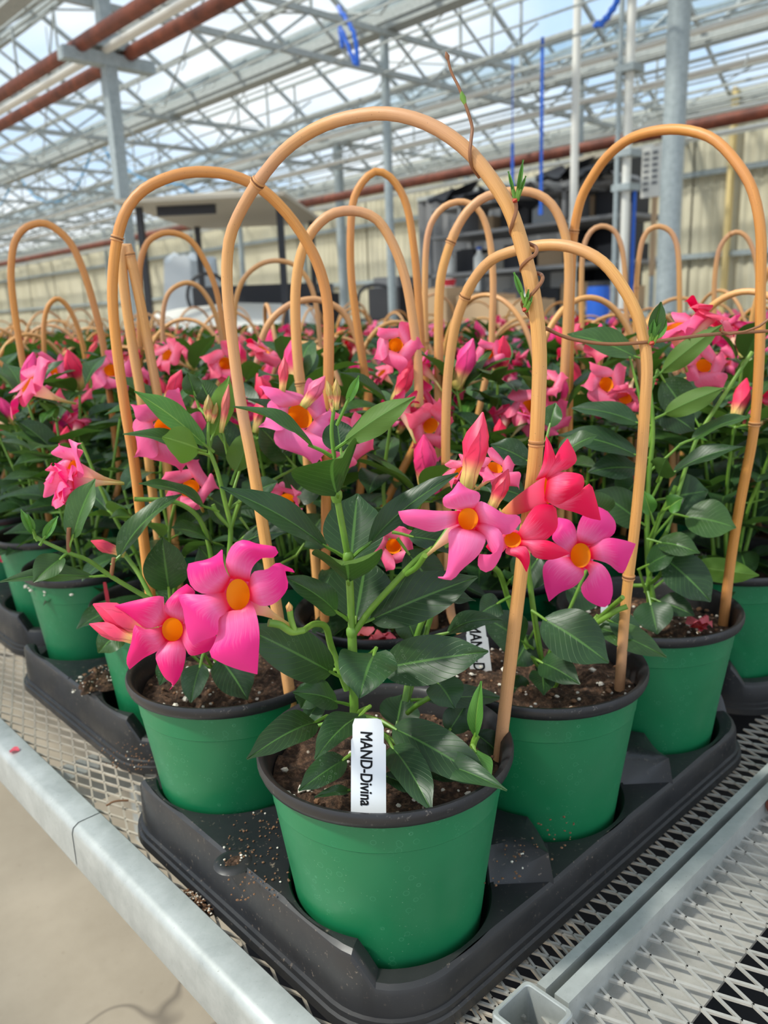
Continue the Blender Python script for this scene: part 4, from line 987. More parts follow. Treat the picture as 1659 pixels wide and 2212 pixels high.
for (i, j), P in CELL.items():
    if (i, j) in hooped or (i, j) not in pots: continue
    rnd = random.Random(i*7+j*13); x, y, z = pix(V(P.x, P.y, 1.05)); d = (P-CAM).length
    if rnd.random() < .10 or (d < 1.15) or (x < 300 and d < 1.7) or (d > 2.3 and 300 < x < 760 and rnd.random() < .55): continue
    o = put('plant_hoop', GH[rnd.randrange(12)]); o.location = (P.x, P.y, .910); f = toward(P)
    o.rotation_euler = (0, 0, math.atan2(f.y, f.x)+math.pi/2+rnd.gauss(0, .5)); s_ = 1.0 if d < 2 else rnd.uniform(.85, 1.0); o.scale = (s_, s_, s_*(.93 if x > 1100 else .86 if d < 2.4 else .95))
    side = 'right' if x > 1050 else ('middle' if x > 520 else 'left')
    if d < 1.9: tag(o, 'cane hoop in the %s pot along, %s row back from the right edge' % (ORD[i], ORD[j]), 'hoop', 'hoops in the middle rows')
    else: tag(o, 'bent cane hoop among the crowd of hoops further back at the %s' % side, 'hoop', 'distant hoops, %s' % side)
# ---------------------------------------------------------------- the near plants, leaf by leaf
def lf(key, base, tip, wpx, tb=0, tt=0, N=(.5, .85, 0), sag=.10, fold=.3, mt='leaf', pet=.010, wave=.0015, curl=0., seed=None, nseg=18):
    t_ = pots[key]; P = CX(*key); o = t_.location
    a = at(P, *base, tb); c = at(P, *tip, tt); tw_ = toward(P); rt = V(-tw_.y, tw_.x, 0)
    n = V(0, 0, 1)*N[0] + tw_*N[1] + rt*N[2]
    wd = wpx*((a+c)/2-CAM).dot(CF)/FPX
    b = leaf_mb(a-o, c-o, wd, n, sag=sag, fold=fold, wave=wave, pet=pet, seed=(seed if seed is not None else int(base[0]+tip[1])), n=nseg, curl=curl)
    return b.build('leaf', [M[mt], M['stem']], t_)
def st(key, pts, r=.0022, mt='stem', r2=None, t=None):
    P = CX(*key); o = pots[key].location
    return tube_obj('stem', [at(P, p[0], p[1], p[2] if len(p) > 2 else 0)-o for p in pts], r, pots[key], mt, 9, 40, r2)
A_ = (0, 0)
st(A_, [(766, 1560), (764, 1500), (762, 1420), (760, 1365)], .0030); st(A_, [(760, 1366), (757, 1290), (752, 1205)], .0024); st(A_, [(752, 1206), (738, 1130), (727, 1070)], .0021)
st(A_, [(727, 1072), (722, 990), (716, 930), (722, 880), (728, 830)], .0015, r2=.0010); st(A_, [(750, 1490), (735, 1450), (715, 1395), (704, 1355, .01), (680, 1348, .03), (655, 1362, .06)], .0024, r2=.0017)
st(A_, [(655, 1362, .06), (630, 1365, .065), (605, 1350, .068), (580, 1345, .070)], .0018, r2=.0022)
st(A_, [(766, 1366), (800, 1318, .005), (850, 1262, .012), (905, 1205, .02), (935, 1185, .025)], .0021, r2=.0019); st(A_, [(878, 1240, .016), (900, 1225, .025), (918, 1200, .035)], .0017)
st(A_, [(636, 1362, .064), (628, 1335, .064), (626, 1318, .064)], .0017); st(A_, [(875, 1515, -.01), (890, 1430, -.02), (905, 1360, -.02), (935, 1300, -.02)], .0024, r2=.0018); st(A_, [(880, 1510, -.015), (905, 1420, -.025), (925, 1350, -.03), (945, 1290, -.03)], .0022, r2=.0018)
st(A_, [(880, 1540, -.01), (905, 1520, 0), (940, 1500, .005)], .0017); st(A_, [(1018, 1625, .03), (1025, 1600, .03), (1030, 1590, .03)], .002)
P = P00; o0 = pots[A_].location
for p_ in ((760, 1366), (752, 1205), (727, 1071)):
    b = MB(); q = at(P, *p_)-o0; b.tube([q+V(0, 0, -.004), q+V(0, 0, -.001), q+V(0, 0, .002), q+V(0, 0, .004)], [.0026, .0036, .0036, .0022], 10); b.build('stem_node', M['stem'], pots[A_])
U_ = (-.55, -.8, 0)     # seen from below
lf(A_, (742, 1203), (476, 1052), 74, 0, .02, (.75, .62, .15), .12, .35, 'leaf', .013); lf(A_, (762, 1203), (990, 1022), 66, 0, .01, (.75, .62, -.2), .14, .35, 'leaf', .013)
lf(A_, (728, 1078), (738, 990), 176, 0, .040, (-.75, -.65, 0), -.30, -.50, 'leafm', .004, .001); 
lf(A_, (714, 985), (503, 878), 58, 0, .015, (.9, .30, .2), .14, .45, 'leafm', .012); lf(A_, (720, 972), (897, 857), 64, 0, .01, (-.4, -.9, .3), -.12, .3, 'leafm', .008)
lf(A_, (729, 915), (775, 811), 22, 0, .004, (.3, .9, .3), .05, .4, 'leafy', .014); lf(A_, (742, 1010), (727, 905), 74, -.02, -.03, (.2, 1, 0), .05, .2, 'leaf')
lf(A_, (755, 1240), (772, 1066), 134, -.012, -.045, (.25, 1, 0), .04, .2, 'leaf', .008); lf(A_, (754, 1262), (740, 1222), 165, 0, .042, (-.75, -.6, 0), -.25, -.45, 'leafm', .006, .002)
lf(A_, (750, 1338), (612, 1245), 66, 0, .025, (.6, .75, .3), .16, .3); lf(A_, (770, 1352), (1032, 1246), 108, 0, .012, (.55, .8, -.2), .10, .25)
lf(A_, (762, 1372), (792, 1205), 148, -.012, -.05, (.2, 1, 0), .05, .25); lf(A_, (742, 1466), (520, 1352), 106, 0, .03, (.5, .85, .1), .12, .25)
lf(A_, (795, 1448), (1055, 1407), 108, 0, .025, (.5, .85, 0), .12, .22); lf(A_, (812, 1402), (776, 1508), 132, .012, .050, (.62, .78, -.1), .20, .3, 'leaf', .004, .003)
lf(A_, (705, 1548), (533, 1640), 80, .01, .062, (.75, .65, .1), .20, .32); lf(A_, (752, 1522), (633, 1496), 64, 0, .025, (.7, .7, 0), .2, .25)
lf(A_, (798, 1527), (680, 1640), 78, .01, .062, (.6, .75, -.3), .16, .25); lf(A_, (770, 1622), (645, 1708), 64, .03, .066, (.6, .8, -.1), .12, .25); lf(A_, (785, 1702), (680, 1722), 26, .045, .068, (.8, .5, 0), .1, .3)
lf(A_, (822, 1556), (1066, 1700), 102, .01, .060, (.65, .75, .1), .15, .28); lf(A_, (900, 1640), (1095, 1708), 62, .025, .072, (.7, .7, .2), .2, .3, 'leaf', .004); lf(A_, (832, 1590), (933, 1755), 84, .02, .078, (.6, .8, .2), .18, .25, 'leaf')
lf(A_, (1021, 1612), (1054, 1695), 48, .035, .06, (.3, .9, .5), .12, .35, 'leafy', .002); lf(A_, (1025, 1602), (1040, 1471), 36, .03, .035, (.1, .9, -.5), .12, .45, 'leafy', .004)
lf(A_, (950, 1610), (1008, 1520), 64, 0, -.01, (.3, .9, 0), .05, .2); lf(A_, (890, 1512), (1085, 1508), 52, -.01, -.02, (.7, .7, 0), .15, .25); lf(A_, (935, 1375), (1087, 1340), 48, -.03, -.02, (.75, .6, 0), .35, .3)
lf(A_, (925, 1445), (982, 1530), 86, -.012, .01, (.6, .8, .2), .2, .25); lf(A_, (905, 1318), (1028, 1298), 36, -.02, -.01, (.8, .5, 0), .35, .3, 'leaf', .01, .004)
lf(A_, (860, 1290), (900, 1390), 66, -.03, -.02, (.4, .9, 0), .1, .25); lf(A_, (850, 1600), (870, 1500), 90, -.015, -.035, (.3, .9, 0), .05, .25); lf(A_, (775, 1600), (830, 1640), 50, .0, .01, (.9, .4, 0), .1, .25)
lf(A_, (700, 1450), (650, 1530), 60, -.02, -.02, (.4, .9, 0), .1, .25); lf(A_, (1000, 1560), (1090, 1640), 56, -.02, -.01, (.5, .8, .3), .15, .25); lf(A_, (640, 1585), (700, 1500), 44, -.01, -.03, (.5, .8, .3), .15, .25)
lf(A_, (880, 1660), (1010, 1690), 50, .02, .05, (.9, .4, 0), .15, .25); lf(A_, (800, 1660), (905, 1715), 46, .04, .06, (.9, .4, 0), .15, .25); lf(A_, (850, 1150), (1010, 1190), 66, -.02, -.02, (.7, .7, 0), .15, .3); lf(A_, (860, 1165), (950, 1290), 92, -.03, -.03, (.4, .9, .2), .1, .2)
for bs in ((770, 1622, .03), (785, 1702, .045), (822, 1556, .01), (832, 1590, .02), (798, 1527, .01), (705, 1548, .01), (812, 1402, .012), (900, 1640, .025), (850, 1600, -.015), (950, 1610, 0), (640, 1585, -.01), (700, 1450, -.02)): st(A_, [(766, 1545, 0) if bs[1] > 1500 else (762, 1440, 0), ((766+bs[0])/2, (1540+bs[1])/2 if bs[1] > 1500 else (1440+bs[1])/2, bs[2]*.4), bs], .0015, r2=.0012)
# top bud cluster
for a, c in (((722, 880), (706, 822)), ((727, 885), (726, 818)), ((719, 890), (715, 845))): add_bud(pots[A_], at(P, *a)-o0, at(P, *c)-o0, .8, lin(150, 160, 60))
add_bud(pots[A_], at(P, 626, 1330, .064)-o0, at(P, 624, 1300, .064)-o0, 1.3, lin(180, 170, 80))

# right of the front pot
B_ = (1, 0)
st(B_, [(1180, 1490), (1165, 1400), (1150, 1300), (1140, 1200), (1150, 1100), (1180, 1000)], .0026, r2=.0016); st(B_, [(1190, 1490), (1220, 1400), (1300, 1330), (1345, 1290, .02)], .0022, r2=.0018); st(B_, [(1195, 1490), (1250, 1380, .01), (1330, 1320, .02), (1355, 1310, .02)], .002)
st(B_, [(1140, 1400), (1100, 1300), (1080, 1240, .01), (1060, 1220, .02)], .0022)
lf(B_, (1150, 1320), (1315, 1432), 118, .02, .045, (.6, .78, .1), .14, .2); lf(B_, (1150, 1420), (1253, 1478), 70, .01, .05, (.6, .8, .1), .16, .22); lf(B_, (1170, 1440), (1175, 1502), 60, 0, .045, (.7, .6, 0), .15, .25); lf(B_, (1150, 1400), (1040, 1330), 90, 0, .02, (.55, .8, 0), .2, .25)
lf(B_, (1100, 1290), (1035, 1325), 60, .01, .03, (.5, .9, 0), .12, .25); lf(B_, (1090, 1270), (1112, 1240), 50, .0, .01, (.6, .8, 0), .12, .25); lf(B_, (1160, 1500), (1085, 1480), 60, 0, .02, (.6, .8, 0), .12, .25)
lf(B_, (1300, 1150), (1275, 1060), 80, -.02, -.01, (.5, .8, .3), .12, .25, 'leafm'); lf(B_, (1240, 1500), (1150, 1420), 60, -.02, -.01, (.5, .9, .2), .12, .25); lf(B_, (1290, 1330), (1385, 1370), 60, -.01, -.01, (.6, .8, 0), .15, .25)
lf(B_, (1230, 1330), (1440, 1420), 60, -.02, .0, (.6, .75, .1), .16, .22, 'leafm', .02); lf(B_, (1180, 1200), (1300, 1180), 80, -.03, -.03, (.6, .8, 0), .15, .2); lf(B_, (1180, 1090), (1080, 1150), 80, -.03, -.03, (.5, .8, 0), .15, .2)
lf(B_, (1180, 1180), (1120, 1270), 90, -.02, -.01, (.5, .8, 0), .15, .2); lf(B_, (1200, 1250), (1300, 1300), 90, -.03, -.03, (.5, .8, 0), .15, .2); lf(B_, (1160, 1350), (1110, 1440), 80, -.01, .0, (.5, .85, 0), .15, .2)
lf(B_, (1170, 1010), (1060, 960), 60, -.02, -.02, (.6, .8, 0), .15, .3); lf(B_, (1185, 1000), (1290, 940), 60, -.02, -.02, (.8, .5, 0), .15, .3, 'leafm'); lf(B_, (1180, 950), (1200, 870), 44, -.02, -.03, (.3, .9, 0), .1, .3, 'leafm'); lf(B_, (1160, 1080), (1050, 1050), 60, -.02, -.02, (.6, .8, 0), .15, .3)
for bs in ((1300, 1150, -.02), (1290, 1330, -.01), (1240, 1500, -.02), (1150, 1420, .01), (1170, 1440, 0), (1150, 1320, .02), (1230, 1330, -.02)): st(B_, [(1172, 1440, 0), ((1172+bs[0])/2, (1440+bs[1])/2+8, bs[2]*.5), bs], .0015, r2=.0012)
# third along the right edge
C_ = (2, 0)
st(C_, [(1420, 1340), (1405, 1260), (1398, 1180), (1400, 1050), (1410, 940), (1405, 850), (1390, 760)], .0028, r2=.0016); st(C_, [(1400, 1190), (1425, 1120), (1460, 1050)], .0020); st(C_, [(1395, 1280), (1415, 1190), (1440, 1150)], .0019)
st(C_, [(1350, 1265), (1400, 1262), (1430, 1235, .01), (1440, 1190, .01)], .0019); st(C_, [(1440, 1150), (1500, 960, -.02), (1560, 860, -.03), (1625, 760, -.04)], .0018); st(C_, [(1400, 960), (1380, 850), (1360, 770)], .0018, r2=.0010)
lf(C_, (1400, 780), (1225, 722), 78, -.01, .0, (.75, .65, .1), .12, .25, 'leafm'); lf(C_, (1408, 820), (1560, 702), 50, -.01, .0, (-.3, -.9, .1), -.12, .3, 'leafm'); lf(C_, (1412, 905), (1565, 838), 52, 0, .01, (-.3, -.9, .1), -.15, .3, 'leafm')
lf(C_, (1405, 920), (1235, 882), 56, 0, .0, (.75, .65, 0), .16, .3); lf(C_, (1470, 960), (1622, 900), 44, 0, .0, (.85, .45, 0), .15, .3, 'leafm'); lf(C_, (1400, 990), (1205, 940), 66, 0, .01, (.75, .65, 0), .18, .25); lf(C_, (1400, 1010), (1270, 1020), 66, -.01, .01, (.65, .75, 0), .18, .2)
lf(C_, (1430, 1030), (1605, 965), 50, 0, .01, (.85, .5, 0), .16, .3); lf(C_, (1400, 1140), (1285, 1060), 84, 0, .02, (.55, .8, .1), .12, .22, 'leafm'); lf(C_, (1455, 1110), (1590, 1140), 92, .0, .01, (.6, .75, 0), .16, .2, 'leafm'); lf(C_, (1425, 1110), (1475, 1075), 42, .01, .02, (.5, .8, 0), .1, .3, 'leafy')
lf(C_, (1412, 1130), (1390, 1060), 36, .01, .02, (.5, .8, 0), .1, .3, 'leafy'); lf(C_, (1400, 1165), (1512, 1195), 56, .01, .03, (.6, .75, 0), .2, .25, 'leafm'); lf(C_, (1380, 1230), (1465, 1190), 60, .01, .03, (.6, .75, 0), .12, .25); lf(C_, (1420, 1190), (1535, 1300), 96, .01, .03, (.55, .8, .15), .15, .2)
lf(C_, (1400, 1280), (1420, 1370), 84, .01, .04, (.5, .8, 0), .12, .2); lf(C_, (1400, 1290), (1500, 1330), 60, 0, .02, (.7, .6, 0), .12, .2); lf(C_, (1470, 1220), (1640, 1243), 56, -.05, -.03, (-.3, -.9, 0), -.06, .25, 'leafy'); lf(C_, (1400, 870), (1500, 930), 80, -.02, -.02, (.6, .8, 0), .12, .2)
lf(C_, (1420, 800), (1490, 910), 84, -.02, -.03, (.4, .9, .2), .12, .2, 'leafm'); lf(C_, (1400, 1010), (1340, 1080), 80, -.02, -.02, (.4, .9, .2), .12, .2); lf(C_, (1420, 1040), (1440, 990), 60, .0, .03, (-.4, -.8, 0), -.12, .3); lf(C_, (1420, 1080), (1530, 1060), 90, -.02, -.02, (.4, .9, .2), .12, .2)
for bs in ((1380, 1230, .01), (1420, 1190, .01), (1400, 1280, .01), (1470, 960, 0), (1430, 1030, 0), (1455, 1110, 0), (1412, 905, 0), (1408, 820, -.01), (1470, 1220, -.05), (1425, 1110, .01), (1420, 800, -.02)): st(C_, [(1400, min(1290, bs[1]+60), 0), ((1400+bs[0])/2, bs[1]+32, bs[2]*.5), bs], .0014, r2=.0011)
# front-left pot and its arching branch
D_ = (0, 1)
st(D_, [(500, 1440), (495, 1300), (495, 1200), (498, 1140), (485, 1080), (470, 1020), (455, 980)], .0026, r2=.0016); st(D_, [(480, 1450), (420, 1340, .0), (330, 1297, .02), (240, 1245, .03), (190, 1210, .035), (150, 1195, .04), (95, 1170, .04), (78, 1160, .04)], .0024, r2=.0013)
st(D_, [(480, 1440), (455, 1200, -.01), (430, 1120, -.01), (380, 1085, -.01), (290, 1078, -.01)], .0022, r2=.0018); st(D_, [(455, 985), (450, 940), (452, 900)], .0016, r2=.001); st(D_, [(498, 1140), (515, 1090), (530, 1060)], .0018); st(D_, [(498, 1140), (470, 1110), (460, 1090)], .0016); st(D_, [(240, 1245, .03), (243, 1225, .03), (246, 1205, .03)], .0015, 'stemd'); st(D_, [(148, 1193, .04), (148, 1160, .04), (149, 1140, .04)], .0015, 'stemd')
lf(D_, (150, 1180), (206, 1034), 72, .04, .035, (.1, .85, -.6), .10, .4, 'leafm', .006); lf(D_, (243, 1218), (392, 1068), 60, .03, .02, (.55, .65, -.6), .22, .45, 'leafm', .006); lf(D_, (145, 1195), (72, 1258), 62, .04, .055, (.6, .8, 0), .16, .45, 'leafm', .004); lf(D_, (238, 1244), (0, 1257), 42, .03, .05, (.75, .65, 0), .16, .35, 'leafm', .012)
lf(D_, (88, 1175), (125, 1115), 22, .04, .04, (.3, .9, 0), .1, .5, 'leafy', .004); lf(D_, (80, 1165), (45, 1100), 20, .04, .04, (.3, .9, 0), .1, .5, 'leafy', .004); lf(D_, (76, 1160), (60, 1110), 14, .04, .045, (.3, .9, .4), .1, .5, 'leafy', .004)
lf(D_, (368, 1300), (350, 1160), 96, .01, .03, (.15, 1, 0), .08, .2, 'leaf', .012); lf(D_, (460, 975), (290, 845), 62, 0, .01, (.6, .75, .2), .12, .3, 'leafy', .008); lf(D_, (455, 985), (265, 938), 54, .0, .02, (.85, .45, 0), .14, .3, 'leafm', .01); lf(D_, (443, 975), (350, 945), 84, .01, .035, (-.4, -.85, 0), -.12, .3, 'leafy', .006)
lf(D_, (455, 960), (495, 812), 60, -.005, -.01, (-.2, -.9, -.4), -.14, .3, 'leafy', .006); lf(D_, (500, 1045), (540, 930), 70, 0, .0, (-.1, -.9, -.4), -.1, .35, 'leafm', .01); lf(D_, (470, 1105), (300, 1045), 46, .0, .02, (.85, .45, 0), .2, .3, 'leafm', .012); lf(D_, (515, 1085), (600, 1040), 50, .01, .02, (.6, .7, 0), .15, .3)
lf(D_, (440, 1410), (412, 1518), 62, .02, .05, (.4, .9, -.3), .12, .3); lf(D_, (460, 1400), (535, 1512), 90, .02, .05, (.4, .9, .3), .16, .25); lf(D_, (400, 1400), (345, 1480), 60, .0, .04, (.4, .9, -.3), .12, .3); lf(D_, (490, 1260), (430, 1180), 90, -.02, -.01, (.5, .8, 0), .12, .2); lf(D_, (500, 1290), (590, 1230), 90, -.02, -.01, (.5, .8, 0), .12, .2)
lf(D_, (480, 1180), (370, 1140), 66, -.02, .01, (.8, .5, 0), .15, .2); lf(D_, (500, 1180), (620, 1150), 66, -.02, .01, (.8, .5, 0), .15, .2); lf(D_, (330, 1300), (212, 1410), 60, .0, .02, (.5, .8, .1), .2, .25, 'leafm', .03); lf(D_, (310, 1330), (290, 1385), 56, .0, .01, (.4, .9, 0), .1, .25, 'leafm')
lf(D_, (430, 880), (405, 805), 44, -.02, -.02, (.3, .9, 0), .1, .35, 'leafm'); lf(D_, (470, 900), (430, 820), 60, -.02, -.03, (.2, .9, .2), .1, .3, 'leafm'); lf(D_, (520, 1010), (450, 900), 80, -.02, -.03, (.2, .9, .2), .1, .3); lf(D_, (640, 1010), (560, 920), 80, -.04, -.04, (.2, .9, .2), .1, .3)
lf(D_, (520, 1120), (570, 1190), 90, -.03, -.02, (.5, .8, 0), .1, .3); lf(D_, (430, 1060), (520, 1120), 90, -.04, -.04, (.5, .8, 0), .1, .3); lf(D_, (610, 1100), (690, 1010), 90, -.05, -.05, (.5, .8, 0), .1, .3); lf(D_, (640, 1200), (700, 1110), 90, -.06, -.06, (.5, .8, 0), .1, .3)
o1 = pots[D_].location
for bs in ((368, 1300, .01), (440, 1410, .02), (460, 1400, .02), (400, 1400, 0), (490, 1260, -.02), (500, 1290, -.02), (480, 1180, -.02), (330, 1300, 0), (310, 1330, 0), (430, 880, -.02), (470, 900, -.02), (520, 1010, -.02), (610, 1100, -.05), (640, 1200, -.06), (640, 1010, -.04)): st(D_, [(494, min(1440, bs[1]+90), -.01), ((494+bs[0])/2, bs[1]+40, bs[2]*.5), bs], .0014, r2=.0011)
for a, c in (((452, 910), (450, 852)), ((458, 915), (468, 870)), ((447, 905), (443, 870))): add_bud(pots[D_], at(P01, *a)-o1, at(P01, *c)-o1, .9, lin(120, 150, 50))

# ---------------------------------------------------------------- flowers traced petal by petal, each petal a bowed, curled sheet
def crop(ox, oy, s_): return lambda p: (p[0]/s_+ox, p[1]/s_+oy)
def big_flower(key, cf, cen, rad, t, petals, base, col=PINK, tbase=None, tip=.0, bulge=.004, axis=None, mt='petal', fat=None):
    P = CX(*key); t_ = pots[key]; o = t_.location; tw_ = toward(P); cx, cy = cf(cen)
    c = at(P, cx, cy, t); sc = (c-CAM).dot(CF)/FPX; r0 = (rad[0]+rad[1])/2*sc/cf.__defaults__[0] if cf.__defaults__ else rad
    b = MB(); n = 24; bx = at(P, *base[:2], t-(tbase or .035)); rows = []; uvs = []
    ring = []
    for k_ in range(n):
        a = 2*math.pi*k_/n; q = at(P, cx+rad[0]*math.cos(a), cy+rad[1]*math.sin(a), t); ring.append(q)
    ax = (bx-c)
    for u, s_ in fat or ((0, .14), (.18, .16), (.35, .22), (.52, .40), (.7, .66), (.86, .86), (.95, .95), (1., 1.)):
        ct = bx.lerp(c, u); rows.append([ct+(q-c)*s_-o for q in ring]); uvs.append([(k_/n, u)]*n if False else [(k_/n, u)for k_ in range(n)])
    b.grid(rows, uvs, 0, close=True)
    rr_ = []; ru = []
    for e_, s_ in ((.0, 1.0), (.5, 1.16), (1., 1.34)):
        rr_.append([c + (q-c)*s_ - tw_*(.0012*e_) - o for q in ring]); ru.append([(k_/n, .02+.22*e_) for k_ in range(n)])
    # flip so that the inside of the funnel is its back
    b.f = [f[::-1] for f in b.f]
    if not fat: b.grid(rr_, ru, 1, close=True)
    f = b.build('flower', [M['throat2' if fat else 'throat'], M[mt]], t_, color=col)
    for L_, R_, *ex in petals:
        tt = ex[0] if ex else tip; bl = ex[1] if len(ex) > 1 else bulge; nn_ = 14
        L2 = [V(*cf(p), 0) for p in L_]; R2 = [V(*cf(p), 0) for p in R_]
        L2 = spline(L2, nn_); R2 = spline(R2, nn_); rows = []; uvs = []
        for i in range(nn_):
            u = i/(nn_-1); row = []; uv = []; wdt = (L2[i]-R2[i]).length*sc
            for j in range(9):
                v_ = j/8; p2 = L2[i].lerp(R2[i], v_); e = 1-(2*v_-1)**2
                dt = t + tt*u*u + .004*math.sin(math.pi*u)*1.0 + bl*e*math.sin(math.pi*min(1, u*.9+.1)) - .25*wdt*(v_-.5)*(u > 0)*min(1, u*2)
                if not fat:
                    ex_, ey_ = (p2.x-cx)/rad[0], (p2.y-cy)/rad[1]; er = math.hypot(ex_, ey_)
                    if er < 1.0: p2 = V(cx+ex_/er*rad[0], cy+ey_/er*rad[1], 0)
                row.append(at(P, p2.x, p2.y, dt)-o); uv.append((v_, u))
            rows.append(row); uvs.append(uv)
        b = MB(); b.grid(rows, uvs, 0)
        pmesh = b.mesh('petal', M[mt])
        # make the faces look at the viewer
        nrm = sum(((p.normal) for p in pmesh.polygons), Vector()); 
        if nrm.dot(tw_) < 0: pmesh.flip_normals()
        put('petal', pmesh, f, color=col)
    nrm = f.data.polygons[24*((len(fat) if fat else 8)-1)-1]
    ctr = nrm.center + o
    if nrm.normal.dot(V(*(ctr-c.lerp(bx, .1)))) < 0: f.data.flip_normals()
    return f
c4 = crop(180, 1150, 3.456)
def flw(key, cf, sc_, cen, rad, *a, **k_):
    return big_flower(key, cf, cen, (rad[0]/sc_, rad[1]/sc_), *a, **k_)
flw(A_, c4, 3.456, (1155, 465), (88, 118), .075, [
    ([(1100, 345), (1068, 290), (1045, 215), (1040, 132)], [(1045, 460), (880, 455), (800, 395), (780, 240), (880, 213), (975, 180), (1032, 128)], -.004),
    ([(1100, 345), (1062, 250), (1080, 150), (1130, 80), (1200, 55), (1300, 85), (1440, 110), (1455, 150)], [(1240, 370), (1262, 265), (1330, 195), (1420, 188), (1455, 152)], .004, .006),
    ([(1232, 380), (1270, 295), (1370, 275), (1450, 225), (1500, 245), (1575, 282), (1578, 300)], [(1240, 505), (1330, 550), (1430, 530), (1520, 430), (1525, 345), (1490, 290), (1574, 300)], -.010),
    ([(1240, 500), (1290, 600), (1315, 750), (1310, 900), (1300, 1058)], [(1085, 590), (1010, 620), (1000, 700), (990, 800), (940, 910), (1020, 970), (1150, 1022), (1296, 1060)], .004),
    ([(1110, 590), (1015, 640), (1000, 760), (900, 805), (820, 842)], [(1050, 430), (900, 465), (800, 460), (708, 470), (740, 560), (760, 680), (790, 800), (818, 842)], -.006)], (628, 1352), PALE, .028)
flw(A_, c4, 3.456, (665, 725), (78, 88), .035, [
    ([(650, 640), (605, 580), (603, 520), (593, 474), (420, 500), (235, 545)], [(600, 690), (465, 718), (400, 670), (330, 610), (235, 553)], -.002),
    ([(595, 705), (460, 722), (385, 690), (360, 810), (320, 960), (343, 1022)], [(625, 800), (560, 880), (450, 940), (348, 1022)], .002),
    ([(625, 800), (540, 910), (560, 1000), (610, 1090), (668, 1136), (643, 1175)], [(725, 775), (765, 880), (750, 1000), (710, 1100), (647, 1175)], .006),
    ([(722, 780), (765, 870), (800, 920), (900, 900), (990, 862)], [(742, 680), (800, 700), (900, 760), (990, 770), (994, 860)], -.008),
    ([(650, 642), (600, 560), (680, 450), (770, 385)], [(738, 690), (780, 600), (810, 500), (835, 445), (776, 385)], -.004)], (470, 1380), PINK, .032)
c6 = crop(840, 850, 2.86)
flw(A_, c6, 2.86, (490, 775), (62, 68), .050, [
    ([(440, 725), (300, 724), (150, 715), (58, 728)], [(440, 800), (360, 832), (270, 856), (170, 830), (90, 800), (60, 742)], .004),
    ([(450, 722), (345, 700), (335, 645), (385, 605), (430, 543)], [(520, 722), (560, 660), (560, 615), (485, 585), (434, 543)], .004, .006),
    ([(512, 720), (560, 665), (640, 700), (720, 745), (800, 752), (818, 790)], [(548, 800), (600, 810), (700, 870), (760, 860), (816, 795)], -.008),
    ([(545, 800), (600, 800), (690, 850), (706, 960), (650, 1080), (602, 1105)], [(530, 840), (590, 880), (622, 960), (648, 1000), (600, 1020), (560, 990), (552, 1075), (598, 1105)], .004),
    ([(530, 838), (600, 885), (560, 990), (450, 1090), (390, 1152), (305, 1140)], [(440, 815), (372, 850), (370, 950), (360, 1070), (340, 1128), (303, 1132)], .006)], (905, 1215), lin(255, 95, 165), .03)
flw(B_, c6, 2.86, (1185, 1000), (62, 76), .045, [
    ([(1130, 1000), (1010, 900), (1030, 830), (1045, 766)], [(1165, 930), (1155, 840), (1120, 785), (1049, 766)], -.004),
    ([(1165, 930), (1162, 840), (1200, 750), (1290, 700), (1345, 725)], [(1238, 940), (1330, 910), (1395, 860), (1400, 795), (1352, 727)], -.002),
    ([(1236, 945), (1350, 893), (1450, 905), (1525, 928)], [(1245, 1020), (1350, 1050), (1440, 1112), (1490, 1020), (1525, 932)], -.004),
    ([(1205, 1070), (1238, 1112), (1186, 1200), (1220, 1272), (1325, 1322), (1362, 1300)], [(1240, 1030), (1320, 1058), (1370, 1130), (1384, 1230), (1366, 1298)], .002),
    ([(1128, 1010), (1000, 1018), (953, 1070), (960, 1180), (988, 1285)], [(1200, 1070), (1206, 1122), (1150, 1190), (1060, 1230), (992, 1285)], .0)], (1160, 1200), lin(250, 55, 150), .03)
flw(A_, c6, 2.86, (765, 905), (52, 48), .030, [
    ([(790, 870), (900, 700), (1000, 685), (1030, 705)], [(815, 910), (900, 915), (960, 910), (1040, 830), (1034, 708)], .0),
    ([(810, 900), (980, 908), (1060, 945), (1120, 986)], [(800, 940), (860, 960), (900, 1012), (1010, 1026), (1120, 990)], .002),
    ([(795, 940), (850, 950), (872, 1030), (852, 1102)], [(735, 935), (720, 985), (800, 1020), (848, 1102)], .004),
    ([(740, 935), (690, 990), (640, 985), (600, 950)], [(730, 870), (690, 880), (630, 900), (600, 945)], .0)], (1080, 1100), HOT, .03)
# deep pink flower seen from the side: funnel and four petals sweeping up and right
f = flw(A_, c6, 2.86, (985, 590), (26, 92), .030, [
    ([(905, 540), (945, 450), (962, 350), (970, 262)], [(985, 510), (1030, 420), (1005, 320), (972, 262)], .004),
    ([(950, 500), (1020, 400), (1060, 330), (1103, 278)], [(1000, 560), (1060, 480), (1100, 470), (1162, 410), (1107, 280)], -.012),
    ([(985, 490), (1100, 485), (1195, 505), (1208, 560), (1190, 600)], [(960, 650), (1050, 690), (1120, 650), (1188, 604)], .010, .010),
    ([(1000, 560), (1140, 630), (1240, 557), (1280, 650), (1310, 780)], [(960, 660), (1050, 708), (1150, 735), (1240, 770), (1306, 784)], -.006)], (1078, 1112), HOT, .0, fat=((0, .12), (.1, .30), (.25, .52), (.4, .68), (.6, .82), (.8, .92), (1., 1.)))
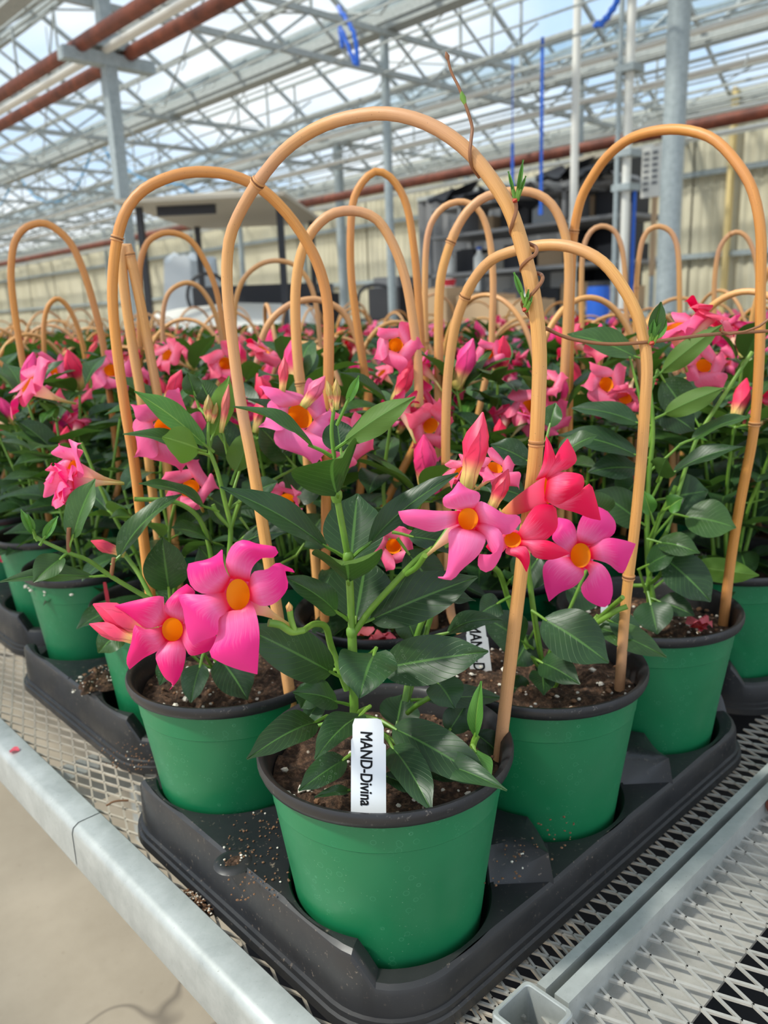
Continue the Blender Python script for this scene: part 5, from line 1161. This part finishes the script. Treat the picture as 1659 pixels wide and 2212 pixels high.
# buds near the front flowers
def budpx(key, a, c, wd, t=0, col=HOT): o = pots[key].location; P = CX(*key); return add_bud(pots[key], at(P, *a, t)-o, at(P, *c, t)-o, wd, col)
budpx(A_, (1008, 1058), (1043, 890), .85, .02); budpx(A_, (1060, 1102), (1098, 1013), 1.0, .02, lin(215, 30, 70)); budpx(A_, (345, 1372), (201, 1305), .95, .03, lin(215, 20, 85)); budpx(A_, (310, 1386), (193, 1348), .8, .035, lin(225, 50, 95))
budpx(D_, (270, 1198), (196, 1168), .9, .0, lin(210, 40, 80)); budpx(D_, (610, 850), (614, 770), .75, -.02, lin(225, 70, 90)); budpx(D_, (655, 880), (702, 812), 1.05, -.01, lin(240, 110, 150)); budpx(D_, (478, 935), (494, 830), .45, 0, lin(190, 110, 90)); budpx(C_, (1395, 1095), (1360, 1010), .3, -.02)
st(A_, [(935, 1190, .025), (975, 1130, .02), (1008, 1058, .02)], .0015); st(A_, [(960, 1180, .02), (1020, 1150, .02), (1060, 1102, .02)], .0015); st(D_, [(330, 1298, .02), (300, 1240, .01), (270, 1198, 0)], .0018)
# tubes hanging from the traced flowers are green at the calyx
def gf(key, c, rpx, axis, roll=0, kind=0, col=PINK, t=0, base=None):
    """generic flower at pixel c; axis = (right, up, toward)"""
    P = CX(*key); o = pots[key].location; q = at(P, *c, t); tw_ = toward(P); rt = V(-tw_.y, tw_.x, 0)
    d = rt*axis[0] + V(0, 0, 1)*axis[1] + tw_*axis[2]; sc = rpx*(q-CAM).dot(CF)/FPX/.030
    return add_flower(pots[key], q-o, d, sc, roll, kind, col)
gf(D_, (648, 900), 105, (.35, .55, .75), .3, 2, lin(250, 70, 170), -.01); gf(D_, (620, 1085), 72, (-.3, .1, .6), 1.2, 5, lin(240, 100, 150), -.03); gf(D_, (358, 925), 92, (.35, .2, .8), .6, 0, lin(240, 30, 140), -.03); gf(D_, (410, 1055), 78, (-.2, .5, .6), 2., 3, lin(225, 40, 120), -.03)
gf(D_, (155, 1015), 84, (-.75, .45, .5), .4, 3, PALE, .0); gf(D_, (150, 1045), 78, (-.75, .1, .5), 1.4, 5, PINK, .005); gf(A_, (1070, 1010), 62, (.25, .75, .5), .8, 2, PINK, -.03); gf(A_, (850, 1180), 62, (-.2, .1, .8), .2, 4, PINK, -.06); gf(A_, (990, 1020), 50, (-.6, .6, .3), .8, 3, ROSE, -.04)
gf(C_, (1535, 680), 66, (.55, .8, -.1), .5, 2, HOT, -.03); gf(C_, (1455, 705), 74, (-.3, .9, .25), .2, 0, PINK, -.03); gf(C_, (1310, 830), 60, (.4, .3, .7), .2, 2, ROSE, -.06); gf(C_, (1350, 860), 55, (-.2, -.4, .7), .2, 3, ROSE, -.06); gf(C_, (1520, 790), 60, (.2, .4, .6), .9, 2, ROSE, -.06)
gf((1, 1), (855, 745), 58, (0, .3, .9), .5, 0, PINK, .0); gf((1, 1), (870, 880), 60, (-.2, .75, -.4), .3, 3, ROSE, .02); gf((1, 1), (930, 920), 66, (.3, -.2, .8), .9, 4, HOT, .02); gf((2, 1), (1055, 765), 40, (0, .2, 1), .2, 0, PINK, .0); gf((2, 1), (1140, 880), 62, (-.3, .3, .6), .5, 2, ROSE, .03); gf((2, 1), (1190, 900), 56, (.3, .1, .8), 1.5, 3, PINK, .03)
if (0, 3) in pots: gf((0, 3), (60, 830), 75, (-.7, .6, .2), .5, 2, PINK, .1)
if (0, 5) in pots: gf((0, 5), (22, 1190), 56, (-.2, .3, .9), .4, 5, lin(235, 10, 95), .1)
for kk, c_ in (((0, 4), (160, 850)), ((0, 4), (110, 800)), ((1, 3), (410, 790)), ((1, 3), (440, 830)), ((0, 4), (240, 800))):
    if kk in pots: gf(kk, c_, 56, (random.uniform(-.6, .6), .4, .6), random.random()*6, random.choice((0, 2, 3)), random.choice((PINK, HOT)), .05)
# orange-red wilted petals on the soil
def wilt(key, c, n, r=.008, z=.918):
    o = thing('fallen_petals', 'wilted red petals lying on the soil of the %s' % {(0, 0): 'front pot, behind its stem', (2, 0): 'third pot along the right edge', (0, 3): 'narrow pot at the left edge'}[key], 'petals', on_z(*c, z))
    for i in range(n):
        rnd = random.Random(i+c[0]); b = MB(); rows = []
        for a in range(5): rows.append([V((a-2)*r*.4, (k_-2)*r*.3, .0015+.003*math.sin(a+k_+i)+.0005*i) for k_ in range(5)])
        b.grid(rows); b.build('petal', M['petalr'], o, color=random.Random(i).choice((lin(205, 50, 20), lin(220, 40, 60), lin(190, 70, 30)))).matrix_local = Matrix.Translation((rnd.uniform(-r, r)*1.2, rnd.uniform(-r, r)*1.2, .001*i)) @ Matrix.Rotation(rnd.uniform(0, 6), 4, 'Z')
wilt((0, 0), (815, 1385), 6, .009, .925); wilt((2, 0), (1510, 1352), 5); wilt((0, 3), (130, 1268), 5, .010)

# ---------------------------------------------------------------- twining vine on the front hoop and the long runner
def hoop_plane(A, B, x, y, off=0):
    a = on_z(*A, .912); b_ = on_z(*B, .912); d = b_-a; d.z = 0; n = V(-d.y, d.x, 0).normalized()
    if n.dot(CAM-a) < 0: n = -n
    a = a+n*off; r_ = ray(x, y); return CAM + r_*((a-CAM).dot(n)/r_.dot(n))
hp = lambda x, y, off=0: hoop_plane((632, 1540), (1078, 1640), x, y, off)
vine = thing('twining_vine', 'thin brown vine twining up the right leg of the front hoop, its tip reaching above', 'vine', hp(1150, 690))
o = vine.location
seq = [(1180, 712, -.002), (1150, 690, -.006), (1128, 655, .0), (1145, 640, .0055), (1168, 612, .0052), (1172, 598, .0), (1160, 590, -.006), (1132, 590, -.003), (1126, 578, .003), (1140, 562, .0058), (1156, 550, .0045), (1158, 535, -.002), (1140, 525, -.006), (1112, 512, -.005), (1103, 500, .002), (1108, 480, .0055), (1115, 455, .005), (1113, 430, .005)]
b = MB(); b.tube(spline([hp(*p)-o for p in seq], 110), .0011, 7); b.build('stem', M['stemd'], vine)
seq = [(1036, 383, -.004), (1020, 360, .002), (1015, 335, .0055), (1018, 300, .004), (1020, 275, .002), (1012, 245, .002), (1005, 225, .002), (992, 190, .002), (975, 155, .002), (965, 115, .002)]
b = MB(); b.tube(spline([hp(*p)-o for p in seq], 50), [.0011-.0004*i/49 for i in range(50)], 7); b.build('stem', M['stemd'], vine)
b = MB(); b.tube([hp(1005, 226, .002)-o, hp(1000, 212, .002)-o, hp(996, 198, .002)-o], [.0008, .0018, .0007], 7); b.build('vine_bud', M['stem'], vine); b = MB(); b.tube([hp(968, 130, .002)-o, hp(966, 122, .002)-o, hp(963, 112, .002)-o], [.0008, .0014, .0004], 7); b.build('vine_tip', M['stemd'], vine)
def vl(a, c, wpx, off=.006, mt='leafy', N=None):
    p, q = hp(*a, off)-o, hp(*c, off+.002)-o; leaf_mb(p, q, wpx*.45/FPX, N or (CAM-p-o).normalized()+V(.3, .2, 0), .1, .6, .0003, .002, 3, 10).build('leaf', [M[mt], M['stem']], vine)
vl((1113, 428), (1098, 370), 9); vl((1116, 428), (1130, 345), 11); vl((1112, 430), (1104, 395), 8); vl((1118, 428), (1136, 380), 9)
vl((1132, 650), (1110, 588), 15); vl((1135, 660), (1142, 625), 9); vl((1138, 668), (1150, 640), 8)
for p_ in ((1113, 432), (1134, 668)): b = MB(); q = hp(*p_, .006)-o; blob(b, q, .0022, random.Random(1)); b.build('stem_node', M['redbit'], vine)
run = thing('vine_runner', 'long thin brown vine runner stretched across the right-hand hoops', 'vine', at(P10, 1400, 738, .01)); o = run.location
b = MB(); q = spline([hp(1168, 700, -.006)] + [at(P10, x, y, t_) for x, y, t_ in ((1185, 712, .02), (1230, 731, .012), (1310, 743, .010), (1400, 739, .009), (1450, 733, .005), (1520, 724, -.01), (1590, 719, -.03), (1680, 714, -.04))], 60)
b.tube([p-o for p in q], .0013, 8); b.build('stem', M['stemd'], run)
b = MB(); b.tube([at(P10, x, y, -.02)-o for x, y in ((1560, 705), (1560, 716), (1575, 722), (1610, 716), (1640, 705), (1660, 690))], .001, 6); b.build('stem', M['stemd'], run)
for a, c, w_, mt in (((1408, 735), (1428, 652), 34, 'leafm'), ((1412, 740), (1440, 690), 22, 'leafy'), ((1404, 738), (1412, 690), 16, 'leafy')):
    p, q = at(P10, *a, .012)-o, at(P10, *c, .016)-o; leaf_mb(p, q, w_*.6/FPX, (-.6, -.5, .3), .06, .5, .0004, .003, 3, 12).build('leaf', [M[mt], M['stem']], run)
b = MB(); blob(b, at(P10, 1408, 740, .012)-o, .0028, random.Random(1)); b.build('stem_node', M['redbit'], run)

# ---------------------------------------------------------------- plant labels
def label(P, top, bot, wpx, tt, tb, lb, text='MAND-Divina', pink=False, frac=(.16, .96), yaw=0):
    a = at(P, *top, tt); c = at(P, *bot, tb); up = (a-c); Lh = up.length; up.normalize(); tw_ = toward(P); tw_ = Matrix.Rotation(yaw, 3, 'Z') @ tw_; n = (tw_-up*tw_.dot(up)).normalized(); x = up.cross(n)
    wd = wpx*(c-CAM).dot(CF)/FPX; o = thing('plant_label', lb, 'label', c); k_ = 0.0005
    pr = [(-.5, -.25), (.5, -.25), (.5, .70), (.44, .72), (.44, .90), (.36, .985), (.25, 1.), (-.40, 1.), (-.46, .93), (-.46, .78), (-.5, .76)]
    b = MB(); F = [b.vert(x*(px*wd)+up*(py*Lh)+n*k_) for px, py in pr]; B = [b.vert(x*(px*wd)+up*(py*Lh)-n*k_) for px, py in pr]
    b.face(F); b.face(B[::-1])
    for i in range(len(pr)): j = (i+1) % len(pr); b.face((F[j], F[i], B[i], B[j]))
    b.build('stake', M['tag'] if not pink else M['redp'], o, False)
    if text:
        cu = bpy.data.curves.new('lettering', 'FONT'); cu.body = text; cu.shear = .12; cu.offset = 0; cu.extrude = .002; cu.align_x = 'LEFT'; cu.align_y = 'CENTER'
        to = bpy.data.objects.new('lettering', cu); S.collection.objects.link(to); bpy.context.view_layer.update()
        me = bpy.data.meshes.new_from_object(to.evaluated_get(bpy.context.evaluated_depsgraph_get())); bpy.data.objects.remove(to)
        xs = [v_.co.x for v_ in me.vertices]; ys = [v_.co.y for v_ in me.vertices]; x0, x1 = min(xs), max(xs); y0, y1 = min(ys), max(ys); s_ = Lh*(frac[1]-frac[0])/(x1-x0); sy = s_*1.40
        for v_ in me.vertices:
            u = (v_.co.x-x0)*s_; w_ = (v_.co.y-(y0+y1)/2)*sy
            v_.co = up*(Lh*(1-frac[0])-u) + x*(w_+wd*-.06) + n*(k_+.0002+v_.co.z*.03)
        vs_ = [tuple(v_.co) for v_ in me.vertices]; fs_ = [tuple(p_.vertices) for p_ in me.polygons]; b = MB()
        for du, dw in ((-.00016, 0), (0, 0), (.00016, 0), (0, .00010), (0, -.00010), (.00014, .00009), (-.00014, .00009), (.00014, -.00009), (-.00014, -.00009)):
            i0 = len(b.v)
            for v_ in vs_: b.vert(V(*v_)+up*du*1.2+x*dw+n*(abs(du)+abs(dw))*.05)
            for f_ in fs_: b.face([i0+e_ for e_ in f_])
        b.build('lettering', M['ink'], o, False)
    return o
label(P00, (796, 1552), (796, 1745), 76, .045, .064, 'white label reading MAND-Divina standing in the front pot', frac=(.15, .97))
label(P10, (1025, 1328), (1045, 1500), 46, -.03, -.02, 'white label reading MAND-Divina half behind leaves in the second pot', frac=(.12, .95))
label(P20, (1306, 1300), (1306, 1345), 16, .02, .02, 'edge of a white label behind the right pink flower', text=None)
if (0, 2) in CELL: label(CELL[0, 2], (226, 1258), (236, 1318), 8, .03, .03, 'thin pale pink stake standing in the half-hidden pot at left', text=None, pink=True)

# ---------------------------------------------------------------- spilled mix, fallen bits
def spill(c, rx, ry, n, zf, lb, seed, h=.006, mound=True, ang=0):
    rnd = random.Random(seed); o = thing('spilled_mix', lb, 'soil', (c.x, c.y, c.z)); b = MB()
    if mound:
        rows = [[(lambda rr, a, e: V(rr*rx*math.cos(a)*e, rr*ry*math.sin(a)*e, h*(1-rr*rr)*(.7+.8*noise.noise(V(rr*3*math.cos(a), rr*3*math.sin(a), seed)))-.0004))(i/12, 2*math.pi*k_/40, .8+.5*noise.noise(V(math.cos(2*math.pi*k_/40)*1.7, math.sin(2*math.pi*k_/40)*1.7, seed+9))) for k_ in range(40)] for i in range(13)]
        b.grid(rows, close=True); m_ = b.build('mound', M['soil'], o); m_.rotation_euler = (0, 0, ang)
    b = MB()
    for i in range(n):
        a = rnd.uniform(0, 6.283); rr = rnd.random()**.6*(1.0 if mound else 1.2); e = math.sqrt(max(0, 1-rr*rr)); w_ = rnd.random()
        blob(b, (rr*rx*math.cos(a), rr*ry*math.sin(a), (h*e*.8 if mound else 0)+.0004), rnd.uniform(.0005, .0024 if w_ < .12 and mound else .0011), rnd, 0 if rnd.random() < (.3 if mound else .05) else 1)
    c_ = b.build('crumbs', [M['perlite'], M['bark']], o, False, kind='stuff'); c_.rotation_euler = (0, 0, ang); return o
spill(on_z(215, 1475, ZT+.001), .034, .022, 160, 0, 'brown heap of spilled potting mix on the second tray, between two pots', 1, .016, True, .6)
spill(on_z(428, 1962, ZB+.001), .022, .0065, 130, 0, 'small clump of potting mix with a white bit, between rail and front tray', 2, .009, True, 1.57)
spill(on_z(505, 1860, ZT+.0006), .010, .006, 14, 0, 'pinch of bark in the dimple of the front tray', 3, .002, True)
spill(on_z(560, 1850, ZT+.0002), .045, .022, 110, 0, 'scattered crumbs of bark across the front tray top, left of the front pot', 4, 0, False, 1.0)
spill(on_z(1160, 1830, ZT+.0002), .045, .014, 50, 0, 'scattered crumbs on the tray right of the front pot', 5, 0, False)
spill(on_z(290, 1635, ZB+.03), .035, .018, 90, 0, 'dry debris along the side of the second tray', 6, 0, False, 1.9)
o = thing('fallen_petal', 'small red petal fallen on the left bench rail', 'petal', on_z(30, 1622, .8015)); b = MB(); b.grid([[V((a-2)*.0022, (c-2)*.0018, .0012+.0012*math.sin(a*1.3+c)) for c in range(5)] for a in range(5)]); b.build('petal', M['petalr'], o, color=lin(225, 40, 45))
b = MB(); p = on_z(230, 1740, ZB+.004); b.tube(spline([p, p+V(.006, -.004, .003), p+V(.016, -.010, .002)], 12), .0009, 6); tag(b.build('dry_twig', M['bark']), 'dry twig lying on the expanded metal beside the left rail', 'twig')
# raised dimple in the front tray
b = MB(); lathe(b, [(.0002, -.0005), (.004, 0), (.008, .0016), (.012, .0004), (.014, -.001)], 32); q = b.build('tray_dimple', M['black']); q.location = on_z(505, 1860, ZT); 
for o_ in list(S.collection.objects):
    if o_.name.startswith('pot_tray') and abs(o_.location.x) < 1e-4 and abs(o_.location.y) < 1e-4:
        q.parent = o_
